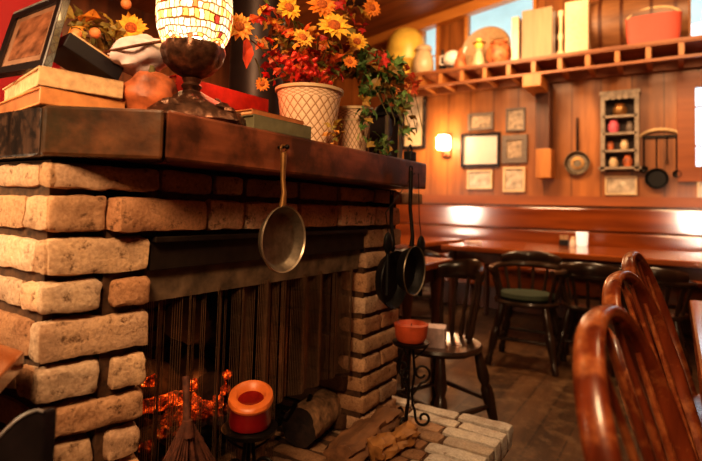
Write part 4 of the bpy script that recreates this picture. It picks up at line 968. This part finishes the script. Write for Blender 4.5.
# FLOWERS
def sunflower(parent, c, nrm_, r, petc, n=15, name='sunflower', rc=.34, seedm='seed'):
    R = basis(nrm_); b = MB(); c = V(c)
    for ring in range(2):
        for k in range(n):
            a = 2*math.pi*(k+.5*ring)/n + random.uniform(-.08, .08); L = r*random.uniform(.85, 1.05)*(1 if ring == 0 else .8); w = r*.17
            d = V((math.cos(a), math.sin(a), 0)); s = V((-math.sin(a), math.cos(a), 0)); zc = random.uniform(.0, .18)*r
            P_ = [d*r*rc*.7-s*w*.5, d*r*rc*.7+s*w*.5, d*L*.6+s*w+V((0, 0, zc)), d*L+V((0, 0, zc*.5)), d*L*.6-s*w+V((0, 0, zc)), d*L*.6+V((0, 0, zc-.05*r))]
            P_ = [c + R @ (p+V((0, 0, .05*r*ring))) for p in P_]; kcol = random.uniform(.75, 1.1); cc = tuple(x*kcol for x in petc)
            b.add(P_, [(0, 1, 5), (1, 2, 5), (2, 3, 5), (3, 4, 5), (4, 0, 5)], cc)
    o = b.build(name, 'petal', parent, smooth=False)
    MB().ball(c + R @ V((0, 0, r*.06)), (r*rc, r*rc, r*.16), 16, 8, R=R).build('flower_centre', seedm, o)
    # sub-part coordinates: parent chain already handled
    return o
def leaves(b, n, cfun, size, cols, droop=.3):
    for _ in range(n):
        c = cfun(); s = size*random.uniform(.6, 1.3); R = Euler((random.uniform(-1.2, 1.2), random.uniform(-1.2, 1.2), random.uniform(0, 6.28))).to_matrix()
        cc = random.choice(cols); k = random.uniform(.6, 1.25); cc = tuple(x*k for x in cc)
        P_ = [V((0, 0, 0)), V((.35, .28, .06)), V((.6, .42, 0)), V((.72, .18, .05)), V((1.05, 0, -.15)), V((.72, -.18, .05)), V((.6, -.42, 0)), V((.35, -.28, .06)), V((.5, 0, -.04))]
        P_ = [c + R @ (p*s) for p in P_]; b.add(P_, [(i, i+1, 8) for i in range(7)]+[(7, 0, 8)], cc)
YEL = (.95, .52, .04); ORG = (.9, .26, .02); RED = (.6, .04, .02)
autumn = [(.55, .04, .02), (.7, .12, .02), (.75, .3, .03), (.35, .1, .02), (.12, .13, .02), (.3, .22, .04), (.5, .02, .015), (.8, .38, .05)]
greens = [(.14, .30, .07), (.22, .38, .1), (.07, .14, .03), (.38, .42, .14), (.4, .22, .05), (.18, .26, .08)]
def planter(name, label, x, y, r, h, lean=0, rb=.75):
    t = thing(name, label, 'flower basket', (x, y, TZ))
    b = MB(); R = Matrix.Rotation(lean, 3, 'X')
    b.lathe([(r*rb, .0), (r*(rb+.1), h*.35), (r*.95, h*.8), (r, h*.93)], (x, y, TZ+.0), 40, R, uv=True); b.build('woven_pot', 'lattice', t)
    b = MB(); b.lathe([(r*.98, h*.92), (r*1.06, h*.94), (r*1.07, h*.99), (r*1.0, h*1.0), (r*.92, h*.97), (r*.92, h*.7), (.001, h*.7)], (x, y, TZ), 40, R); b.build('rim', 'cream' if rb < .8 else 'cream', t)
    b = MB(); b.lathe([(.001, 0.001), (r*rb, .001)], (x, y, TZ), 30, R); b.build('base', 'lattice', t); return t
p1 = onx(310, 110, -.90)
t = planter('sunflower_basket', 'cream lattice flower pot overflowing with sunflowers and red autumn leaves', -.90, p1.y-.005, .094, .168)
t_fl = t
def fp_(px, py, X): return onx(px, py, X)
facing = V((.75, -.6, .1))
flist = [(334, 26, -.86, .058, YEL), (322, 5, -.90, .05, ORG), (239, 27, -.90, .040, (.92, .36, .05)), (289, 8, -.92, .042, YEL), (357, 42, -.86, .040, YEL), (262, 84, -.90, .022, ORG), (303, 38, -.88, .036, (.85, .45, .06)), (350, 62, -.86, .026, ORG), (372, 8, -.93, .04, ORG)]
for px, py, X, r, c in flist:
    sunflower(t, fp_(px, py, X), (facing+V((random.uniform(-.2, .2), random.uniform(-.2, .2), random.uniform(-.1, .3)))), r, c, 14)
b = MB()
def blob(px, py, X, sx_, sy_, sz_):
    c0 = fp_(px, py, X)
    def f_():
        while True:
            d = V((random.uniform(-1, 1), random.uniform(-1, 1), random.uniform(-1, 1)))
            if d.length < 1: return c0 + V((d.x*sx_, d.y*sy_, d.z*sz_))
    return f_
leaves(b, 150, blob(312, 55, -.95, .09, .15, .09), .038, autumn)
leaves(b, 60, blob(300, 72, -.92, .08, .13, .035), .034, [(.55, .03, .015), (.65, .08, .02), (.4, .02, .02)])
leaves(b, 60, blob(275, 35, -1.0, .05, .09, .09), .04, autumn)
leaves(b, 50, blob(345, 15, -1.0, .06, .12, .06), .04, autumn)
b.build('autumn_leaves', 'leaf', t, smooth=False)
# big drooping red leaf and stem
b = MB(); c0 = fp_(247, 52, -.88); pts = [c0+V((0, 0, .035)), c0+V((0, .016, .02)), c0+V((.004, .02, 0)), c0+V((0, .012, -.022)), c0+V((0, .0, -.042)), c0+V((0, -.014, -.02)), c0+V((.004, -.018, 0)), c0+V((0, -.014, .022)), c0+V((-.004, 0, 0))]
b.add(pts, [(i, (i+1) % 8, 8) for i in range(8)], (.85, .09, .03)); b.build('red_leaf', 'leaf', t, smooth=False)
b = MB()
for (a_, c_) in (((239, 30, -.9), (300, 90, -.93)), ((262, 84, -.9), (255, 58, -.9)), ((262, 84, -.9), (295, 80, -.93)), ((334, 26, -.88), (315, 90, -.92)), ((289, 8, -.93), (308, 85, -.93)), ((357, 42, -.88), (325, 90, -.92)), ((322, 5, -.92), (312, 90, -.92))):
    A_, C_ = fp_(*a_), fp_(*c_); b.tube([A_, A_.lerp(C_, .5)+V((0, 0, .012)), C_], .0018, 6)
b.build('stems', 'stem', t)
b = MB()
for _ in range(26):
    c0 = blob(312, 68, -.86, .05, .12, .04)(); MB().ball(c0, random.uniform(.005, .009), 8, 6).build('berry', 'berry', t)

# second planter with ivy
p2 = onx(351, 128, -.89)
t = planter('ivy_basket', 'pale lattice pot with green ivy trailing over the mantel edge', -.878, p2.y-.005, .066, .150, .10, .62)
b = MB()
leaves(b, 175, blob(374, 72, -.88, .07, .14, .075), .046, greens+[(.5, .25, .04)])
leaves(b, 34, blob(398, 100, -.84, .03, .05, .07), .040, greens)
leaves(b, 22, blob(366, 122, -.81, .02, .035, .09), .038, greens+[(.5, .3, .05)])
leaves(b, 30, blob(385, 148, -.79, .02, .06, .035), .03, greens)
leaves(b, 16, blob(335, 132, -.80, .01, .04, .03), .03, [(.75, .32, .05), (.5, .3, .05), (.3, .25, .05)])
leaves(b, 18, blob(407, 125, -.80, .02, .025, .06), .034, greens+[(.5, .3, .05)])
b.build('ivy_leaves', 'leaf', t, smooth=False)
b = MB()
leaves(b, 26, blob(410, 83, -.82, .03, .035, .03), .035, [(.8, .03, .03), (.7, .08, .03)]); leaves(b, 14, blob(380, 60, -.82, .03, .02, .02), .03, [(.75, .04, .05)]); leaves(b, 24, blob(395, 68, -.84, .04, .07, .04), .032, [(.8, .3, .05), (.55, .05, .03)])
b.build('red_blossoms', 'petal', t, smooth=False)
b = MB()
for k in range(6):
    A_ = onx(360+k*8, 85, -.88); b.tube([A_, A_+V((.05, .02, -.02)), A_+V((.09, .03, -.10-.02*k)), A_+V((.09, .03, -.14))], .0016, 6)
b.build('vines', 'stem', t)
# dark lantern behind ivy
p = onx(384, 130, -.90); t = thing('metal_lantern', 'dark square metal lantern with grey edge behind the trailing ivy', 'lantern', (p.x, p.y, TZ))
b = MB(); b.box((p.x, p.y, TZ+.008), (.10, .12, .016)); b.box((p.x, p.y, TZ+.165), (.10, .12, .012)); b.build('plates', 'castiron', t, smooth=False, bevel=.002)
for dx in (-.042, .042):
    for dy in (-.052, .052): MB().box((p.x+dx, p.y+dy, TZ+.088), (.012, .012, .145)).build('corner_post', 'greyframe', t, smooth=False)
MB().box((p.x, p.y, TZ+.088), (.07, .09, .14)).build('dark_glass', 'black', t, smooth=False)
MB().lathe([(.05, .0), (.03, .03), (.008, .045), (.001, .05)], (p.x, p.y, TZ+.171), 20).build('cap', 'castiron', t)
# rear flowers left
t = thing('rear_flower_pot', 'blurred autumn flower pot on the back of the mantel behind the books', 'flower pot', (-1.42, .80, TZ))
pz = onx(120, 45, -1.42)
MB().lathe([(.001, 0), (.06, 0), (.085, .08), (.09, .085), (.08, .09), (.001, .07)], (-1.42, .86, TZ), 26).build('pot', 'shell', t)
sunflower(t, onx(131, 28, -1.35), facing, .05, YEL, 14)
b = MB(); leaves(b, 90, blob(100, 42, -1.42, .07, .15, .07), .05, [(.5, .3, .04), (.35, .25, .05), (.7, .3, .04), (.2, .15, .03)]); b.build('foliage', 'leaf', t, smooth=False)
for px, py in ((95, 33), (76, 34), (126, 4)):
    MB().ball(onx(px, py, -1.33), .015, 16, 12).build('orange_berry_ball', 'orangecover', t)
b = MB(); p = onx(95, 55, -1.42); b.tube([(-1.42, .86, TZ+.08), onx(95, 33, -1.36)], .002, 6); b.tube([(-1.42, .86, TZ+.08), onx(131, 28, -1.38)], .002, 6); b.build('stems', 'stem', t)
# pendant lamp at top (dark cap at 352,0)
p = ony(352, -6, 3.2); t = thing('pendant_lamp', 'dark round pendant lamp shade hanging from the ceiling above the flowers', 'lamp', (p.x, p.y, p.z))
MB().lathe([(.13, -.05), (.13, -.03), (.10, .05), (.03, .1), (.001, .11)], (p.x, p.y, p.z), 28).build('shade', 'flue', t)
MB().lathe([(.001, -.04), (.125, -.045)], (p.x, p.y, p.z), 28).build('diffuser', 'flue', t)
MB().tube([(p.x, p.y, p.z+.1), (p.x, p.y, slope(p.x)+.02)], .008, 6).build('cord', 'black', t)
# ================================================================== LIGHTS
def light(kind, loc, e, c, size=.3, target=None, spot=60, name='light'):
    l = bpy.data.lights.new(name, kind); l.energy = e; l.color = c
    if kind == 'AREA': l.size = size
    elif kind == 'SPOT': l.spot_size = math.radians(spot); l.spot_blend = .6; l.shadow_soft_size = size
    elif kind == 'POINT': l.shadow_soft_size = size
    o = bpy.data.objects.new(name, l); col.objects.link(o); o.location = loc
    if target: o.rotation_euler = (V(target)-V(loc)).to_track_quat('-Z', 'Y').to_euler()
    return o
WARM = (1, .66, .36); AMB = (1, .55, .25)
light('AREA', (-.25, -.35, 2.0), 34, WARM, .45, (-.9, 1.0, .8))
light('SPOT', (-1.55, -.35, 1.55), 60, (1, .72, .42), .06, (-1.12, .5, 1.0), 46)
light('AREA', (-1.6, 4.2, 3.1), 72, WARM, .8, (-1.3, 5.6, 1.0))
light('AREA', (.2, 3.6, 3.2), 66, WARM, .8, (.0, 5.8, 1.2))
light('AREA', (.4, 1.2, 2.9), 12, WARM, .4, (-.1, 1.2, .8))
light('AREA', (-3.6, 3.0, 3.0), 45, AMB, .8, (-3.8, 3.0, .5))
light('POINT', (-.9, 5.3, 3.25), 5, WARM, .2)
light('POINT', (LX+.02, LY-.0, 1.66), 2.2, (1, .6, .25), .05)
light('POINT', (-1.1, .66, 1.50), .7, (1, .3, .14), .06)
light('POINT', (-1.12, .95, .56), 1.0, (1, .28, .06), .05)
light('POINT', (-2.45, 5.68, 1.9), 16, (1, .72, .42), .06)
gl = light('AREA', (-4.25, .0, 1.10), 3.6, (1, .78, .6), .5, (-2.1, 5.9, 1.05)); gl.data.spread = math.radians(40)
gl = light('AREA', (.42, -.1, 1.05), .42, (1, .78, .62), .36, (.2, 5.9, 1.02)); gl.data.spread = math.radians(9)
light('POINT', (-1.9, 3.6, 2.7), 9, WARM, .2)
light('POINT', (-1.38, .20, 1.02), 2.2, (1, .78, .5), .05)
light('POINT', (-1.0, .98, 1.46), 1.1, (1, .16, .08), .05)
w = bpy.data.worlds.new('world'); bpy.context.scene.world = w; w.use_nodes = True
bg = w.node_tree.nodes['Background']; bg.inputs[0].default_value = (.78, .9, 1, 1); bg.inputs[1].default_value = 2.2
sc = bpy.context.scene; sc.view_settings.view_transform = 'Standard'; sc.view_settings.look = 'Medium High Contrast'; sc.view_settings.exposure = 0
